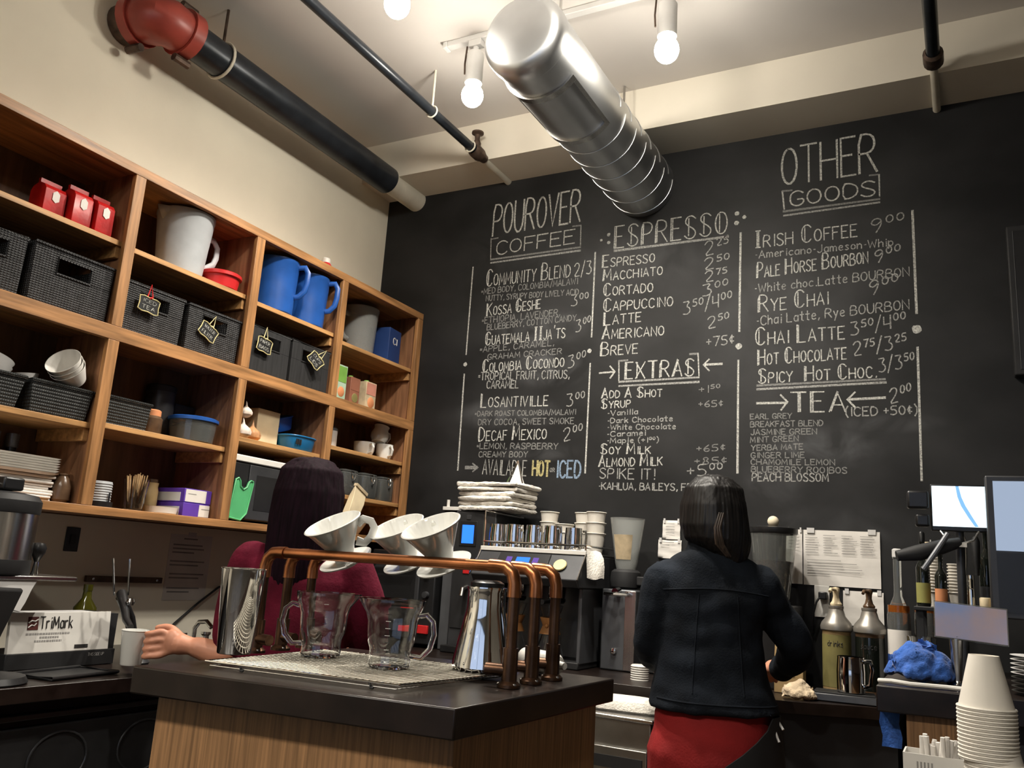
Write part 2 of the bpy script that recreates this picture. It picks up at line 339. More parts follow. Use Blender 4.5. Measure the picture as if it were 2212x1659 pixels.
TEXT=[
('P', 'POUROVER', 0.6913, 2.9653, 1.1832, 2.9779, 0.1739, 't'),
('P', 'COFFEE', 0.719, 2.857, 1.1592, 2.8664, 0.0729, 't'),
('P', 'Community Blend', 0.6747, 2.6902, 1.1461, 2.692, 0.0893, 's'),
('P', '2/3', 1.1685, 2.6896, 1.2608, 2.6961, 0.067, 's'),
('P', '=MED BODY, COLOMBIA/MALAWI', 0.6503, 2.6526, 1.19, 2.654, 0.0369, 'f'),
('P', 'NUTTY, SYRUPY BODY LIVELY ACID', 0.6808, 2.6146, 1.1977, 2.5989, 0.0342, 'f'),
('P', 'Kossa Geshe', 0.6904, 2.5295, 0.9942, 2.5444, 0.0662, 's'),
('P', '3{00}', 1.1593, 2.539, 1.2488, 2.5448, 0.0566, 'm'),
('P', '=ETHIOPIA, LAVENDER,', 0.6661, 2.4946, 1.1047, 2.5015, 0.0388, 'f'),
('P', 'BLUEBERRY, COTTON CANDY', 0.6989, 2.4576, 1.1923, 2.4683, 0.036, 'f'),
('P', "Guatemala IIja'ts", 0.6948, 2.375, 1.1359, 2.3845, 0.067, 's'),
('P', '3{00}', 1.1908, 2.4036, 1.2666, 2.4231, 0.0603, 'm'),
('P', '=APPLE, CARAMEL,', 0.6677, 2.3428, 1.0812, 2.3512, 0.0358, 'f'),
('P', 'GRAHAM CRACKER', 0.7142, 2.3013, 1.1256, 2.3066, 0.0331, 'f'),
('P', 'Colombia Cocondo', 0.6901, 2.2354, 1.1391, 2.2393, 0.0636, 's'),
('P', '3{00}', 1.1592, 2.2269, 1.2488, 2.2513, 0.0616, 'm'),
('P', '=TROPICAL FRUIT, CITRUS,', 0.6692, 2.1957, 1.1713, 2.1809, 0.0397, 'm'),
('P', 'CARAMEL', 0.721, 2.1505, 0.9011, 2.1452, 0.0377, 'm'),
('P', 'Losantiville', 0.6943, 2.0548, 1.0647, 2.052, 0.0696, 's'),
('P', '3{00}', 1.1621, 2.042, 1.2539, 2.0523, 0.0602, 'm'),
('P', '=DARK ROAST COLOMBIA/MALAWI', 0.6658, 2.0133, 1.2139, 2.0072, 0.0297, 'f'),
('P', 'DRY COCOA, SWEET SMOKE', 0.6882, 1.9683, 1.2067, 1.9633, 0.0341, 'f'),
('P', 'Decaf Mexico', 0.6952, 1.8846, 1.0672, 1.8908, 0.0683, 's'),
('P', '2{00}', 1.1546, 1.8763, 1.2499, 1.899, 0.0614, 'm'),
('P', '=LEMON, RASPBERRY', 0.6902, 1.85, 1.1326, 1.8437, 0.0338, 'f'),
('P', 'CREAMY BODY', 0.7042, 1.8085, 0.9745, 1.8073, 0.0317, 'f'),
('P', 'AVAILABLE', 0.7323, 1.722, 0.9734, 1.7144, 0.0717, 'm'),
('P', 'HOT', 1.0051, 1.7168, 1.0949, 1.7129, 0.0701, 'y'),
('P', 'OR', 1.0958, 1.7368, 1.1197, 1.7369, 0.0217, 'f'),
('P', 'ICED', 1.1285, 1.7088, 1.2526, 1.7075, 0.0775, 'b'),
('E', 'ESPRESSO', 1.3728, 2.8105, 1.9184, 2.8151, 0.111, 'd'),
('E', 'Espresso', 1.3148, 2.7207, 1.5765, 2.7183, 0.0608, 's'),
('E', '2{25}', 1.8124, 2.7195, 1.9192, 2.7352, 0.0669, 'm'),
('E', 'Macchiato', 1.3203, 2.6521, 1.6163, 2.6523, 0.0579, 's'),
('E', '2{50}', 1.8114, 2.6508, 1.924, 2.6644, 0.0553, 'm'),
('E', 'Cortado', 1.326, 2.5747, 1.5719, 2.5735, 0.0621, 's'),
('E', '2{75}', 1.8165, 2.593, 1.9143, 2.6022, 0.0505, 'm'),
('E', 'Cappuccino', 1.3294, 2.4983, 1.6687, 2.4951, 0.0635, 's'),
('E', '3{00}', 1.805, 2.524, 1.919, 2.5454, 0.0545, 'm'),
('E', 'Latte', 1.3348, 2.4292, 1.518, 2.4347, 0.0636, 's'),
('E', '3{50}/4{00}', 1.7172, 2.4468, 1.9359, 2.4793, 0.0608, 'm'),
('E', 'Americano', 1.3284, 2.3615, 1.6308, 2.3597, 0.0627, 's'),
('E', '2{50}', 1.8304, 2.3727, 1.9246, 2.3888, 0.0534, 'm'),
('E', 'Breve', 1.325, 2.2806, 1.5075, 2.2825, 0.0648, 's'),
('E', '+75c', 1.8274, 2.292, 1.9496, 2.2964, 0.0423, 'm'),
('E', 'EXTRAS', 1.4512, 2.1629, 1.7757, 2.1641, 0.0776, 'd'),
('E', 'Add A Shot', 1.3387, 2.0779, 1.6299, 2.0734, 0.0476, 's'),
('E', '+1{50}', 1.7978, 2.0857, 1.8893, 2.0902, 0.0373, 'f'),
('E', 'Syrup', 1.3409, 2.0275, 1.4806, 2.0317, 0.0456, 's'),
('E', '+65c', 1.7968, 2.0236, 1.9042, 2.0221, 0.0329, 'f'),
('E', '-Vanilla', 1.372, 1.9962, 1.5192, 2.0006, 0.028, 'l'),
('E', '-Dark Chocolate', 1.3734, 1.9616, 1.6816, 1.9647, 0.0276, 'l'),
('E', '-White Chocolate', 1.3747, 1.9314, 1.6971, 1.9291, 0.0275, 'l'),
('E', '-Caramel', 1.3738, 1.8992, 1.5595, 1.9025, 0.0276, 'l'),
('E', '-Maple (+1{00})', 1.3751, 1.8692, 1.6205, 1.8704, 0.0274, 'l'),
('E', 'Soy Milk', 1.3458, 1.8162, 1.5837, 1.8169, 0.0464, 's'),
('E', '+65c', 1.7921, 1.8257, 1.9161, 1.8307, 0.0341, 'f'),
('E', 'Almond Milk', 1.3393, 1.7589, 1.6383, 1.7653, 0.0522, 's'),
('E', '+85c', 1.7829, 1.7713, 1.9226, 1.7752, 0.0339, 'f'),
('E', 'SPIKE IT!', 1.3462, 1.7061, 1.6084, 1.7019, 0.0456, 'm'),
('E', '+5{00}', 1.7514, 1.715, 1.9035, 1.7239, 0.0498, 'm'),
('E', '-KAHLUA, BAILEYS, FRANGELICO', 1.344, 1.6557, 1.9664, 1.6543, 0.0302, 'm'),
('O', 'OTHER', 2.1517, 3.0066, 2.5396, 3.0103, 0.1788, 't'),
('O', 'GOODS', 2.1867, 2.9044, 2.5314, 2.9022, 0.0684, 't'),
('O', 'Irish Coffee', 2.0356, 2.7294, 2.4572, 2.7279, 0.0787, 's'),
('O', '9{00}', 2.5094, 2.7333, 2.6379, 2.7483, 0.0612, 'm'),
('O', '-Americano-Jameson-Whip', 2.0378, 2.6836, 2.5958, 2.673, 0.0397, 'l'),
('O', 'Pale Horse Bourbon', 2.046, 2.5881, 2.4975, 2.6062, 0.0709, 's'),
('O', '9{00}', 2.5203, 2.5994, 2.6202, 2.6198, 0.0542, 'm'),
('O', '-White choc.Latte BOURBON', 2.0362, 2.5252, 2.6517, 2.5367, 0.045, 'l'),
('O', 'Rye Chai', 2.0523, 2.4308, 2.3393, 2.4422, 0.0766, 's'),
('O', '9{00}', 2.4958, 2.4616, 2.6075, 2.4862, 0.0615, 'm'),
('O', '-Chai Latte, Rye BOURBON', 2.0446, 2.375, 2.6471, 2.3965, 0.0483, 'l'),
('O', 'Chai Latte', 2.0409, 2.2839, 2.4, 2.2872, 0.077, 's'),
('O', '3{50}/4{00}', 2.4233, 2.2974, 2.6297, 2.3264, 0.0566, 'm'),
('O', 'Hot Chocolate', 2.0509, 2.195, 2.4055, 2.2024, 0.0681, 's'),
('O', '2{75}/3{25}', 2.4323, 2.2125, 2.6302, 2.2345, 0.0578, 'm'),
('O', 'Spicy  Hot Choc.', 2.053, 2.1157, 2.5204, 2.1191, 0.063, 's'),
('O', '3/3{50}', 2.526, 2.1378, 2.6558, 2.1555, 0.0569, 'm'),
('O', 'TEA', 2.1853, 1.9874, 2.4014, 1.983, 0.0833, 'd'),
('O', '2{00}', 2.5631, 2.008, 2.6401, 2.0294, 0.0597, 'm'),
('O', '(ICED +50c)', 2.3976, 1.9641, 2.6608, 1.9643, 0.0354, 'm'),
('O', 'EARL GREY', 2.0205, 1.9643, 2.1907, 1.9638, 0.0256, 'f'),
('O', 'BREAKFAST BLEND', 2.0207, 1.9305, 2.3122, 1.93, 0.0273, 'f'),
('O', 'JASMINE GREEN', 2.0227, 1.8968, 2.2885, 1.8961, 0.0273, 'f'),
('O', 'MINT GREEN', 2.021, 1.8632, 2.2158, 1.8685, 0.0273, 'f'),
('O', 'YERBA MATE', 2.0249, 1.8298, 2.2337, 1.8338, 0.0271, 'f'),
('O', 'GINGER LIME', 2.0231, 1.7985, 2.2388, 1.7995, 0.027, 'f'),
('O', 'CHAMOMILE LEMON', 2.0232, 1.7712, 2.3557, 1.7691, 0.0267, 'f'),
('O', 'BLUEBERRY ROOIBOS', 2.0253, 1.7401, 2.4003, 1.7358, 0.0284, 'f'),
('O', 'PEACH BLOSSOM', 2.0292, 1.6995, 2.3302, 1.7003, 0.0322, 'm'),
]
LINES=[
('P', [(0.6839, 2.9534), (0.6905, 2.835)], 0.0055, 'm'),
('P', [(0.6843, 2.9482), (0.7254, 2.9505)], 0.0073, 'f'),
('P', [(1.1469, 2.956), (1.1919, 2.9546)], 0.0073, 'f'),
('P', [(1.1919, 2.9546), (1.1947, 2.8497)], 0.0055, 'm'),
('P', [(0.6905, 2.835), (1.1952, 2.84)], 0.0091, 'f'),
('P', [(0.692, 2.817), (1.1961, 2.823)], 0.0091, 'm'),
('P', [(0.5874, 2.8062), (0.5866, 2.3333)], 0.0073, 't'),
('P', [(0.5846, 2.2312), (0.5906, 1.7397)], 0.0073, 't'),
('P', [(1.2751, 2.8036), (1.2759, 2.3767)], 0.0073, 't'),
('P', [(1.275, 2.2476), (1.2746, 1.7289)], 0.0073, 't'),
('P', [(0.6349, 1.7536), (0.6983, 1.7537)], 0.0182, 'f'),
('P', [(0.6729, 1.7742), (0.7036, 1.7537), (0.6764, 1.7331)], 0.0073, 'f'),
('E', [(1.3733, 2.7986), (1.9186, 2.7995)], 0.0109, 'm'),
('E', [(1.9743, 2.8098), (1.9712, 2.3514)], 0.0091, 't'),
('E', [(1.9681, 2.2224), (1.9677, 1.7321)], 0.0091, 't'),
('E', [(1.4183, 2.2527), (1.4222, 2.1555)], 0.0055, 't'),
('E', [(1.4184, 2.2504), (1.4614, 2.2523)], 0.0091, 'f'),
('E', [(1.7529, 2.2628), (1.7906, 2.2626)], 0.0091, 'f'),
('E', [(1.7906, 2.2626), (1.7965, 2.1609)], 0.0055, 't'),
('E', [(1.4223, 2.1511), (1.7966, 2.1546)], 0.0091, 'm'),
('E', [(1.4231, 2.1314), (1.7969, 2.1337)], 0.0091, 'm'),
('E', [(1.324, 2.1979), (1.3953, 2.2008)], 0.0091, 't'),
('E', [(1.3758, 2.2285), (1.3999, 2.2006), (1.3783, 2.1708)], 0.0073, 't'),
('E', [(1.8981, 2.2099), (1.8184, 2.2102)], 0.0091, 't'),
('E', [(1.8407, 2.2341), (1.8163, 2.2103), (1.8414, 2.1817)], 0.0073, 't'),
('O', [(2.1556, 2.9817), (2.1631, 2.8949)], 0.0073, 't'),
('O', [(2.1556, 2.9817), (2.197, 2.9794)], 0.0073, 'f'),
('O', [(2.5121, 2.9959), (2.5499, 2.9937)], 0.0073, 'f'),
('O', [(2.5499, 2.9937), (2.5492, 2.8952)], 0.0055, 't'),
('O', [(2.1591, 2.8846), (2.5488, 2.8827)], 0.0091, 'f'),
('O', [(2.161, 2.8647), (2.5484, 2.8682)], 0.0091, 'm'),
('O', [(2.0472, 2.1059), (2.5491, 2.1101)], 0.0091, 'f'),
('O', [(2.0472, 2.0897), (2.5521, 2.0967)], 0.0091, 'm'),
('O', [(2.0474, 2.0294), (2.1706, 2.0272)], 0.0109, 't'),
('O', [(2.1445, 2.0618), (2.1725, 2.031), (2.1462, 1.9964)], 0.0073, 't'),
('O', [(2.547, 2.0347), (2.4094, 2.0323)], 0.0109, 't'),
('O', [(2.4362, 2.0618), (2.4076, 2.0323), (2.4366, 1.9971)], 0.0073, 't'),
('O', [(2.671, 2.8126), (2.6715, 2.3731)], 0.0091, 't'),
('O', [(2.6701, 2.2338), (2.6664, 1.7068)], 0.0091, 't'),
]
DOTS=[
('P', 0.5856, 2.2821, 0.0109),
('P', 1.2673, 2.309, 0.0109),
('E', 1.3038, 2.8621, 0.0073),
('E', 1.3411, 2.8859, 0.0091),
('E', 1.3429, 2.8451, 0.0091),
('E', 1.9571, 2.9056, 0.0109),
('E', 1.9902, 2.8829, 0.0091),
('E', 1.9554, 2.859, 0.0109),
('E', 1.9697, 2.2846, 0.0146),
('O', 2.6693, 2.308, 0.0182),
]
# ---------------------------------------------------------------- the room
struct('floor', MB().box(-.1, 5.6, -3.1, 3.7, -.1, 0), m_floor)
struct('ceiling', MB().box(-.1, 5.6, -3.1, 3.7, 3.47, 3.57), m_ceil)
struct('wall_left', MB().box(-.1, 0, -3.1, 3.7, 0, 3.47), m_cream)
wall_back = struct('wall_back', MB().box(0, 5.5, 3.6, 3.7, 0, 3.47), m_board)
struct('wall_right', MB().box(5.5, 5.6, -3.1, 3.7, 0, 3.47), m_room)
struct('wall_front', MB().box(0, .6, -3.1, -3, 0, 3.47).box(4.9, 5.5, -3.1, -3, 0, 3.47).box(.6, 4.9, -3.1, -3, 0, .7).box(.6, 4.9, -3.1, -3, 2.9, 3.47), m_room)
w1 = struct('window_1', MB().box(.6, .66, -3.08, -3.02, .7, 2.9).box(4.84, 4.9, -3.08, -3.02, .7, 2.9).box(2.72, 2.78, -3.08, -3.02, .7, 2.9).box(.66, 4.84, -3.08, -3.02, .7, .76).box(.66, 4.84, -3.08, -3.02, 2.84, 2.9), m_bmatte)
struct('window_pane', MB().box(.66, 4.84, -3.053, -3.047, .76, 2.84), m_glass, w1)
struct('trim_1', MB().box(0, 5.5, 3.344, 3.6, 3.26, 3.47), m_soffit, label='cream boxed beam under the ceiling along the chalkboard wall')

# ---------------------------------------------------------------- chalk writing on the black wall
G = {'A':'0,0 2,6 4,0;.7,2 3.3,2','B':'0,0 0,6 2.4,6 3.5,5.2 3.5,4 2.4,3.2 0,3.2;2.4,3.2 3.9,2.4 3.9,.8 2.6,0 0,0','C':'3.8,5 2.8,6 1.4,6 .2,4.6 .2,1.4 1.4,0 2.8,0 3.8,1',
'D':'0,0 0,6 2,6 3.8,4.4 3.8,1.6 2,0 0,0','E':'3.4,6 0,6 0,0 3.4,0;0,3.2 2.6,3.2','F':'3.4,6 0,6 0,0;0,3.2 2.6,3.2','G':'3.8,5 2.8,6 1.4,6 .2,4.6 .2,1.4 1.4,0 2.8,0 3.9,1 3.9,2.6 2.2,2.6',
'H':'0,0 0,6;4,0 4,6;0,3 4,3','I':'1,0 1,6','J':'3,6 3,1.2 2,0 1,0 .1,1','K':'0,0 0,6;3.8,6 0,2.6;1.1,3.5 3.9,0','L':'0,6 0,0 3.2,0','M':'0,0 .4,6 2.3,1.6 4.2,6 4.6,0','N':'0,0 0,6 3.8,0 3.8,6',
'O':'2,6 .6,5.2 0,3 .6,.8 2,0 3.4,.8 4,3 3.4,5.2 2,6','P':'0,0 0,6 2.4,6 3.6,5.2 3.6,3.8 2.4,2.8 0,2.8','Q':'2,6 .6,5.2 0,3 .6,.8 2,0 3.4,.8 4,3 3.4,5.2 2,6;2.6,1.4 4,-.4',
'R':'0,0 0,6 2.4,6 3.6,5.2 3.6,3.8 2.4,3 0,3;1.8,3 4,0','S':'3.6,5.2 2.6,6 1.2,6 .2,5.1 .4,3.9 3.3,2.3 3.7,1.1 2.7,0 1.1,0 0,.9','T':'0,6 4,6;2,6 2,0','U':'0,6 0,1.4 1.2,0 2.6,0 3.8,1.4 3.8,6','V':'0,6 2,0 4,6',
'W':'0,6 1.2,0 2.6,4.4 4,0 5.2,6','X':'0,0 4,6;0,6 4,0','Y':'0,6 2,3 4,6;2,3 1.8,0','Z':'0,6 4,6 0,0 4,0',
'0':'1.7,6 .4,5 0,3 .4,1 1.7,0 3,1 3.4,3 3,5 1.7,6','1':'1,0 1,6','2':'.1,4.8 1,6 2.6,6 3.4,4.8 2.8,3 0,0 3.6,0','3':'.2,6 3.2,6 1.6,3.7 3.2,2.8 3.4,1 2,0 .2,.5','4':'2.6,0 2.6,6;2.6,2.2 0,2.2 0,5.6','5':'3.2,6 .4,6 .2,3.4 2.2,3.6 3.4,2.2 3,.7 1.6,0 0,.5','6':'2.8,6 .6,3.6 0,1.6 1.2,0 2.8,.4 3.2,1.8 2.2,3 .4,2.2','7':'0,6 3.4,6 1.4,0','8':'1.7,3.2 .4,4.4 1,6 2.4,6 3,4.4 1.7,3.2 .2,1.4 1,0 2.5,0 3.3,1.4 1.7,3.2','9':'3,4.4 1.6,3 .3,4 .8,5.7 2.2,6 3,5 3,3 1.6,0',
',':'1,.8 .5,-.8','.':'.8,0 1,.5','\'':'1,6 .8,4.8','-':'.5,2.8 1.5,2.8','/':'0,-.8 2.2,6.8','!':'1,6 1,2;1,.6 1,0','+':'0,3 2.6,3;1.3,1.4 1.3,4.6','(':'1.6,7 .4,4.6 .4,1.4 1.6,-1','~':'.4,7 1.6,4.6 1.6,1.4 .4,-1','=':'0,2.2 1.8,2.2;0,3.4 1.8,3.4','$':'2.4,4.6 1,5 .2,3.4 .8,1.6 2.4,2;1.3,6 1.3,.6',
'a':'2.8,3.4 1.2,4 .2,2.6 .4,.6 1.6,0 2.8,1.2;2.8,4 2.8,0','c':'2.8,3.4 1.6,4 .4,3 .2,1.2 1.2,0 2.8,.6','d':'2.8,6.2 2.8,0;2.8,3 1.4,4 .2,2.6 .4,.8 1.4,0 2.8,1','e':'.3,2 2.8,2.2 2.4,3.7 1.2,4 .2,2.4 .6,.4 1.8,0 2.8,.6','h':'0,6.2 0,0;0,2.8 1.6,4 2.6,3 2.6,0','i':'.8,4 .8,0;.8,5.2 .8,5.6','k':'0,6.2 0,0;2.6,4 0,1.7;.8,2.4 2.8,0','l':'.8,6.4 .8,0','m':'0,0 0,4;0,3 1,4 1.9,3.2 1.9,0;1.9,3.2 3,4 3.9,3.2 3.9,0','n':'0,0 0,4;0,2.8 1.6,4 2.6,3 2.6,0','o':'1.5,4 .3,3 .2,1 1.5,0 2.8,1 2.7,3 1.5,4','p':'0,4 0,-2;0,3 1.4,4 2.7,3 2.6,1 1.2,0 0,1','r':'0,0 0,4;0,2.6 1.2,4 2.2,3.6','s':'2.4,3.5 1.2,4 .3,3.2 2.4,1 1.4,0 .1,.5','t':'1.2,6 1.2,.4 2.2,0;0,4 2.4,4','u':'0,4 0,1 1,0 2.4,1;2.4,4 2.4,0','y':'0,4 1.3,.6;2.6,4 .6,-2'}
GL = {k: [[tuple(float(q) for q in p.split(',')) for p in st.split()] for st in v.split(';')] for k, v in G.items()}
def strokes(text, style):
    """glyph strokes in units of cap height / 6, and their total advance"""
    out = []; x = 0.0; sup = False; first = True
    for ch in text:
        if ch == '{': sup = True; continue
        if ch == '}': sup = False; continue
        if ch == ' ': x += 2.4; first = True; continue
        if ch == 'c' and text.startswith('+') or (ch == 'c' and '(ICED' in text): ch = '$'
        k, dy, big = 1.0, 0.0, False
        if ch == ')': ch = '~'
        if sup: k, dy = .55, 3.0
        elif style == 's' and ch.islower(): ch = ch.upper(); k = .70
        elif style == 's' and ch.isupper(): big = True
        elif style == 'd': big = True
        gl = GL.get(ch)
        if gl is None: continue
        w = max(p[0] for st in gl for p in st)
        for st in gl:
            pts = [(x + p[0]*k, dy + p[1]*k) for p in st]; out.append(pts)
        if big:
            a, b = gl[0][0], gl[0][1]
            if ch in 'AVMWX': pass
            if ch in 'OCGQS': out.append([(x+w*.36*k, .7), (x+w*.36*k, 5.3)])
            elif ch == 'I': out += [[(x+1.7, 0), (x+1.7, 6)], [(x+.4, 0), (x+2.3, 0)], [(x+.4, 6), (x+2.3, 6)]]; w = 2.4
            elif ch == 'T': out.append([(x+2.5, 0), (x+2.5, 6)])
            else: out.append([(x+.55, .15), (x+.55 + (b[0]-a[0])*.9*(ch in 'AM'), 5.8)])
        x += w*k + (1.25 if style != 't' else .9)*max(k, .75)
        first = False
    return out, x - 1.0
LAYER = [0]
def ribbon(mb, pts, w):
    """one chalk stroke: a thin raised ribbon standing .4 mm proud of the wall"""
    LAYER[0] += 1; y = 3.5996 - (LAYER[0] % 40)*1.2e-5
    P = [Vector((p[0], p[1])) for p in pts]; n = len(P); vs = []
    for i in range(n):
        d0 = (P[i]-P[i-1]).normalized() if i else (P[1]-P[0]).normalized()
        d1 = (P[i+1]-P[i]).normalized() if i < n-1 else d0
        d = (d0+d1); d = d.normalized() if d.length > 1e-6 else d0
        nn = Vector((-d.y, d.x)); c = max(.55, nn.dot(Vector((-d0.y, d0.x))))
        h = w/2/c*random.uniform(.85, 1.15)
        q = P[i] + (-d0*w*.25 if i == 0 else d1*w*.25 if i == n-1 else Vector((0, 0)))
        vs += [(q.x+nn.x*h, y, q.y+nn.y*h), (q.x-nn.x*h, y, q.y-nn.y*h)]
    mb.add(vs, [(2*i, 2*i+1, 2*i+3, 2*i+2) for i in range(n-1)])
CH = {}
def chalk(menu, lvl): return CH.setdefault((menu, lvl), MB())
for m, t, x0, z0, x1, z1, h, st in TEXT:
    if st in 'fl': h *= .84; z0 -= .003; z1 -= .003
    ss, adv = strokes(t, st); sx = (x1-x0)/adv; sz = h/6
    lvl = {'t':'t','d':'t','s':'t','m':'m','l':'m','f':'f','y':'y','b':'b'}[st]
    w = {'t':.0062,'d':.0058,'s':.0050,'m':.0050,'l':.0044,'f':.0042,'y':.010,'b':.009}[st]
    if st == 't' and h > .1: w = .0088
    for pts in ss:
        sh = random.uniform(-.05, .05); dz = random.uniform(-.012, .012)*h
        P = []
        for px, pz in pts:
            if st in 'td' or len(pts) < 6: pass
            wx = x0 + (px+sh)*sx; P.append((wx, z0 + (z1-z0)*(px/adv) + pz*sz + dz))
        # round the long strokes of the curved letters
        if len(P) >= 6:
            Q = [P[0]]
            for a, b in zip(P, P[1:]): Q += [(a[0]*.75+b[0]*.25, a[1]*.75+b[1]*.25), (a[0]*.25+b[0]*.75, a[1]*.25+b[1]*.75)]
            Q.append(P[-1]); P = Q if P[0] != P[-1] else Q[1:-1]+[Q[1]]
        ribbon(chalk(m, lvl), P, w)
for m, pts, w, st in LINES: ribbon(chalk(m, st), pts, w)
for m, x, z, r in DOTS:
    mb = chalk(m, 't'); LAYER[0] += 1; y = 3.5996 - (LAYER[0] % 40)*1.2e-5
    mb.add([(x+r*math.cos(2*PI*i/14)*random.uniform(.85,1.1), y, z+r*math.sin(2*PI*i/14)*random.uniform(.85,1.1)) for i in range(14)], [tuple(range(13, -1, -1))])
CHM = {'t': m_chalk, 'm': m_chalk_m, 'f': m_chalk_f, 'y': m_chalk_y, 'b': m_chalk_b}
MENU = {'P': 'pourover coffee menu', 'E': 'espresso and extras menu', 'O': 'other goods and tea menu'}
LV = {'t': 'bright white chalk headings and lines of the ', 'm': 'softer white chalk lettering of the ', 'f': 'faint small chalk notes of the ', 'y': 'yellow chalk word HOT on the ', 'b': 'pale blue chalk word ICED on the '}
for (m, l), mb in CH.items(): struct('chalk_writing', mb, CHM[l], wall_back, label=LV[l] + MENU[m])
def smudge(x, z, rx, rz, rot):
    LAYER[0] += 1; y = 3.59985 - (LAYER[0] % 7)*1e-5
    return [(x + rx*q*math.cos(t)*math.cos(rot) - rz*q*math.sin(t)*math.sin(rot), y, z + rx*q*math.cos(t)*math.sin(rot) + rz*q*math.sin(t)*math.cos(rot)) for t, q in [(2*PI*i/26, random.uniform(.8, 1.1)) for i in range(26)]]
# ---------------------------------------------------------------- pipes and duct
t = thing('sprinkler_main', 'thick black sprinkler pipe with red elbow coupling along the cream wall', 'pipe', (.19, 1.9, 3.235))
obj('pipe_run', MB().tube([(0,.02,0),(0,1.42,0)], .072, 24), m_pipe, t)
obj('painted_end', MB().tube([(0,1.42,0),(0,1.699,0)], .058, 24), m_wpipe, t, label='white painted end of the pipe')
obj('elbow', MB().tube([(-.10,-.055,0),(-.06,-.05,0),(-.02,-.03,0),(0,0,0),(0,.06,0)], [.083,.09,.094,.09,.085], 24), m_redpaint, t, label='red elbow')
obj('wall_collar', MB().tube([(-.188,-.06,0),(-.10,-.055,0)], .076, 24), m_iron, t)
for nm, a, b in (('coupling', (-.125,-.057,0), (-.085,-.053,0)), ('coupling', (0,.05,0), (0,.10,0))):
    c = obj(nm, MB().tube([a, b], .098, 24), m_redpaint, t, label='red grooved coupling')
    mid = (Vector(a)+Vector(b))/2
    for s in (1, -1):
        ax = (Vector(b)-Vector(a)).normalized(); p = mid + Vector((0,0,.115*s))
        obj('bolt', MB().tube([p-ax*.035, p+ax*.035], .016, 8), m_iron, c)
h = obj('hanger_ring', MB().tube([(.078*math.cos(a), .26, .078*math.sin(a)) for a in [2*PI*i/24 for i in range(24)]], .006, 6, closed=True), m_wpipe, t)
obj('hanger_rod', MB().tube([(0,.26,.08),(0,.26,.235)], .006, 8), m_iron, h)
for i in range(1): pass

t = thing('branch_pipe', 'thin black pipe with brass valve running from ceiling centre to the chalkboard', 'pipe', (.765, -1.0, 3.262))
obj('pipe_run', MB().tube([(0,0,0),(0,4.25,0)], .0215, 16), m_pipe, t)
obj('painted_end', MB().tube([(0,4.33,-.002),(0,4.599,-.004)], .018, 14), m_wpipe, t, label='white painted end of the thin pipe')
v = obj('valve', MB().lathe([(.026,0),(.034,.02),(.034,.07),(.024,.1),(.022,.12)], (0,4.22,0), 14, Matrix.Rotation(-PI/2, 3, 'X')), m_iron, t)
obj('sprinkler_head', MB().lathe([(.016,0),(.02,.03),(.012,.05),(.014,.075),(.03,.082),(.03,.09),(0,.092)], (0,4.26,.015), 14), m_iron, v)
for yy in (3.86, 4.2):
    hr = obj('hanger_ring', MB().tube([(.027*math.cos(a), yy, .027*math.sin(a)) for a in [2*PI*i/18 for i in range(18)]], .004, 6, closed=True), m_wpipe, t)
    if yy < 4: obj('hanger_rod', MB().tube([(0,yy,.028),(0,yy,.208)], .005, 8), m_wpipe, hr)

t = thing('drop_pipe', 'thin black pipe crossing the ceiling at the far right corner', 'pipe', (2.777, -1.0, 3.268))
obj('pipe_run', MB().tube([(0,0,.07),(0,4.22,0)], .024, 16), m_pipe, t)
obj('coupling', MB().lathe([(.026,0),(.036,.012),(.036,.075),(.026,.09)], (0,4.20,0), 14, Matrix.Rotation(-PI/2, 3, 'X')), m_iron, t)
obj('painted_end', MB().tube([(0,4.29,-.003),(0,4.597,-.024)], .015, 14), m_wpipe, t, label='white painted end of the right hand pipe')

t = thing('spiral_duct', 'round silver spiral duct hanging under the ceiling and pointing at the chalkboard', 'duct', (1.511, 2.3, 3.104))
A = Matrix.Rotation(-PI/2, 3, 'X')
obj('duct_body', MB().lathe([(.152,.02),(.152,1.298)], seg=48, A=A), m_duct, t)
obj('end_cap', MB().lathe([(0,-.012),(.118,-.012),(.136,-.006),(.15,.012),(.156,.03),(.156,.065),(.152,.07)], seg=48, A=A), m_duct, t)
for k in range(6):
    z = .58 + k*.125
    pts = [(.1535*math.cos(a), z + .06*(a/(2*PI)), .1535*math.sin(a)) for a in [2*PI*i/40 for i in range(41)]]
    obj('seam', MB().tube(pts, .0018, 6), m_duct, t)
def patch(r, a0, a1, y0, y1, n=14):
    vs = []; 
    for i in range(n+1):
        a = a0 + (a1-a0)*i/n
        vs += [(r*math.cos(a), y0, r*math.sin(a)), (r*math.cos(a), y1, r*math.sin(a)), (.1525*math.cos(a), y0, .1525*math.sin(a)), (.1525*math.cos(a), y1, .1525*math.sin(a))]
    fs = []
    for i in range(n):
        b = 4*i; fs += [(b, b+1, b+5, b+4), (b, b+4, b+6, b+2), (b+1, b+3, b+7, b+5)]
    fs += [(0,2,3,1), (4*n, 4*n+1, 4*n+3, 4*n+2)]
    return vs, fs
g = obj('vent_frame', MB().add(*patch(.161, -2.75, -.62, .17, .20)).add(*patch(.161, -2.75, -.62, .50, .53)).add(*patch(.161, -.72, -.62, .20, .50)).add(*patch(.161, -2.75, -2.65, .20, .50)), m_steel, t, label='raised rectangular frame of the duct vent')
obj('vent_panel', MB().add(*patch(.1545, -2.65, -.72, .20, .50, 14)), m_duct, g)
st = obj('hanger_strap', MB().tube([(0,1.0,.15),(0,1.0,.365)], .006, 6), m_steel, t)
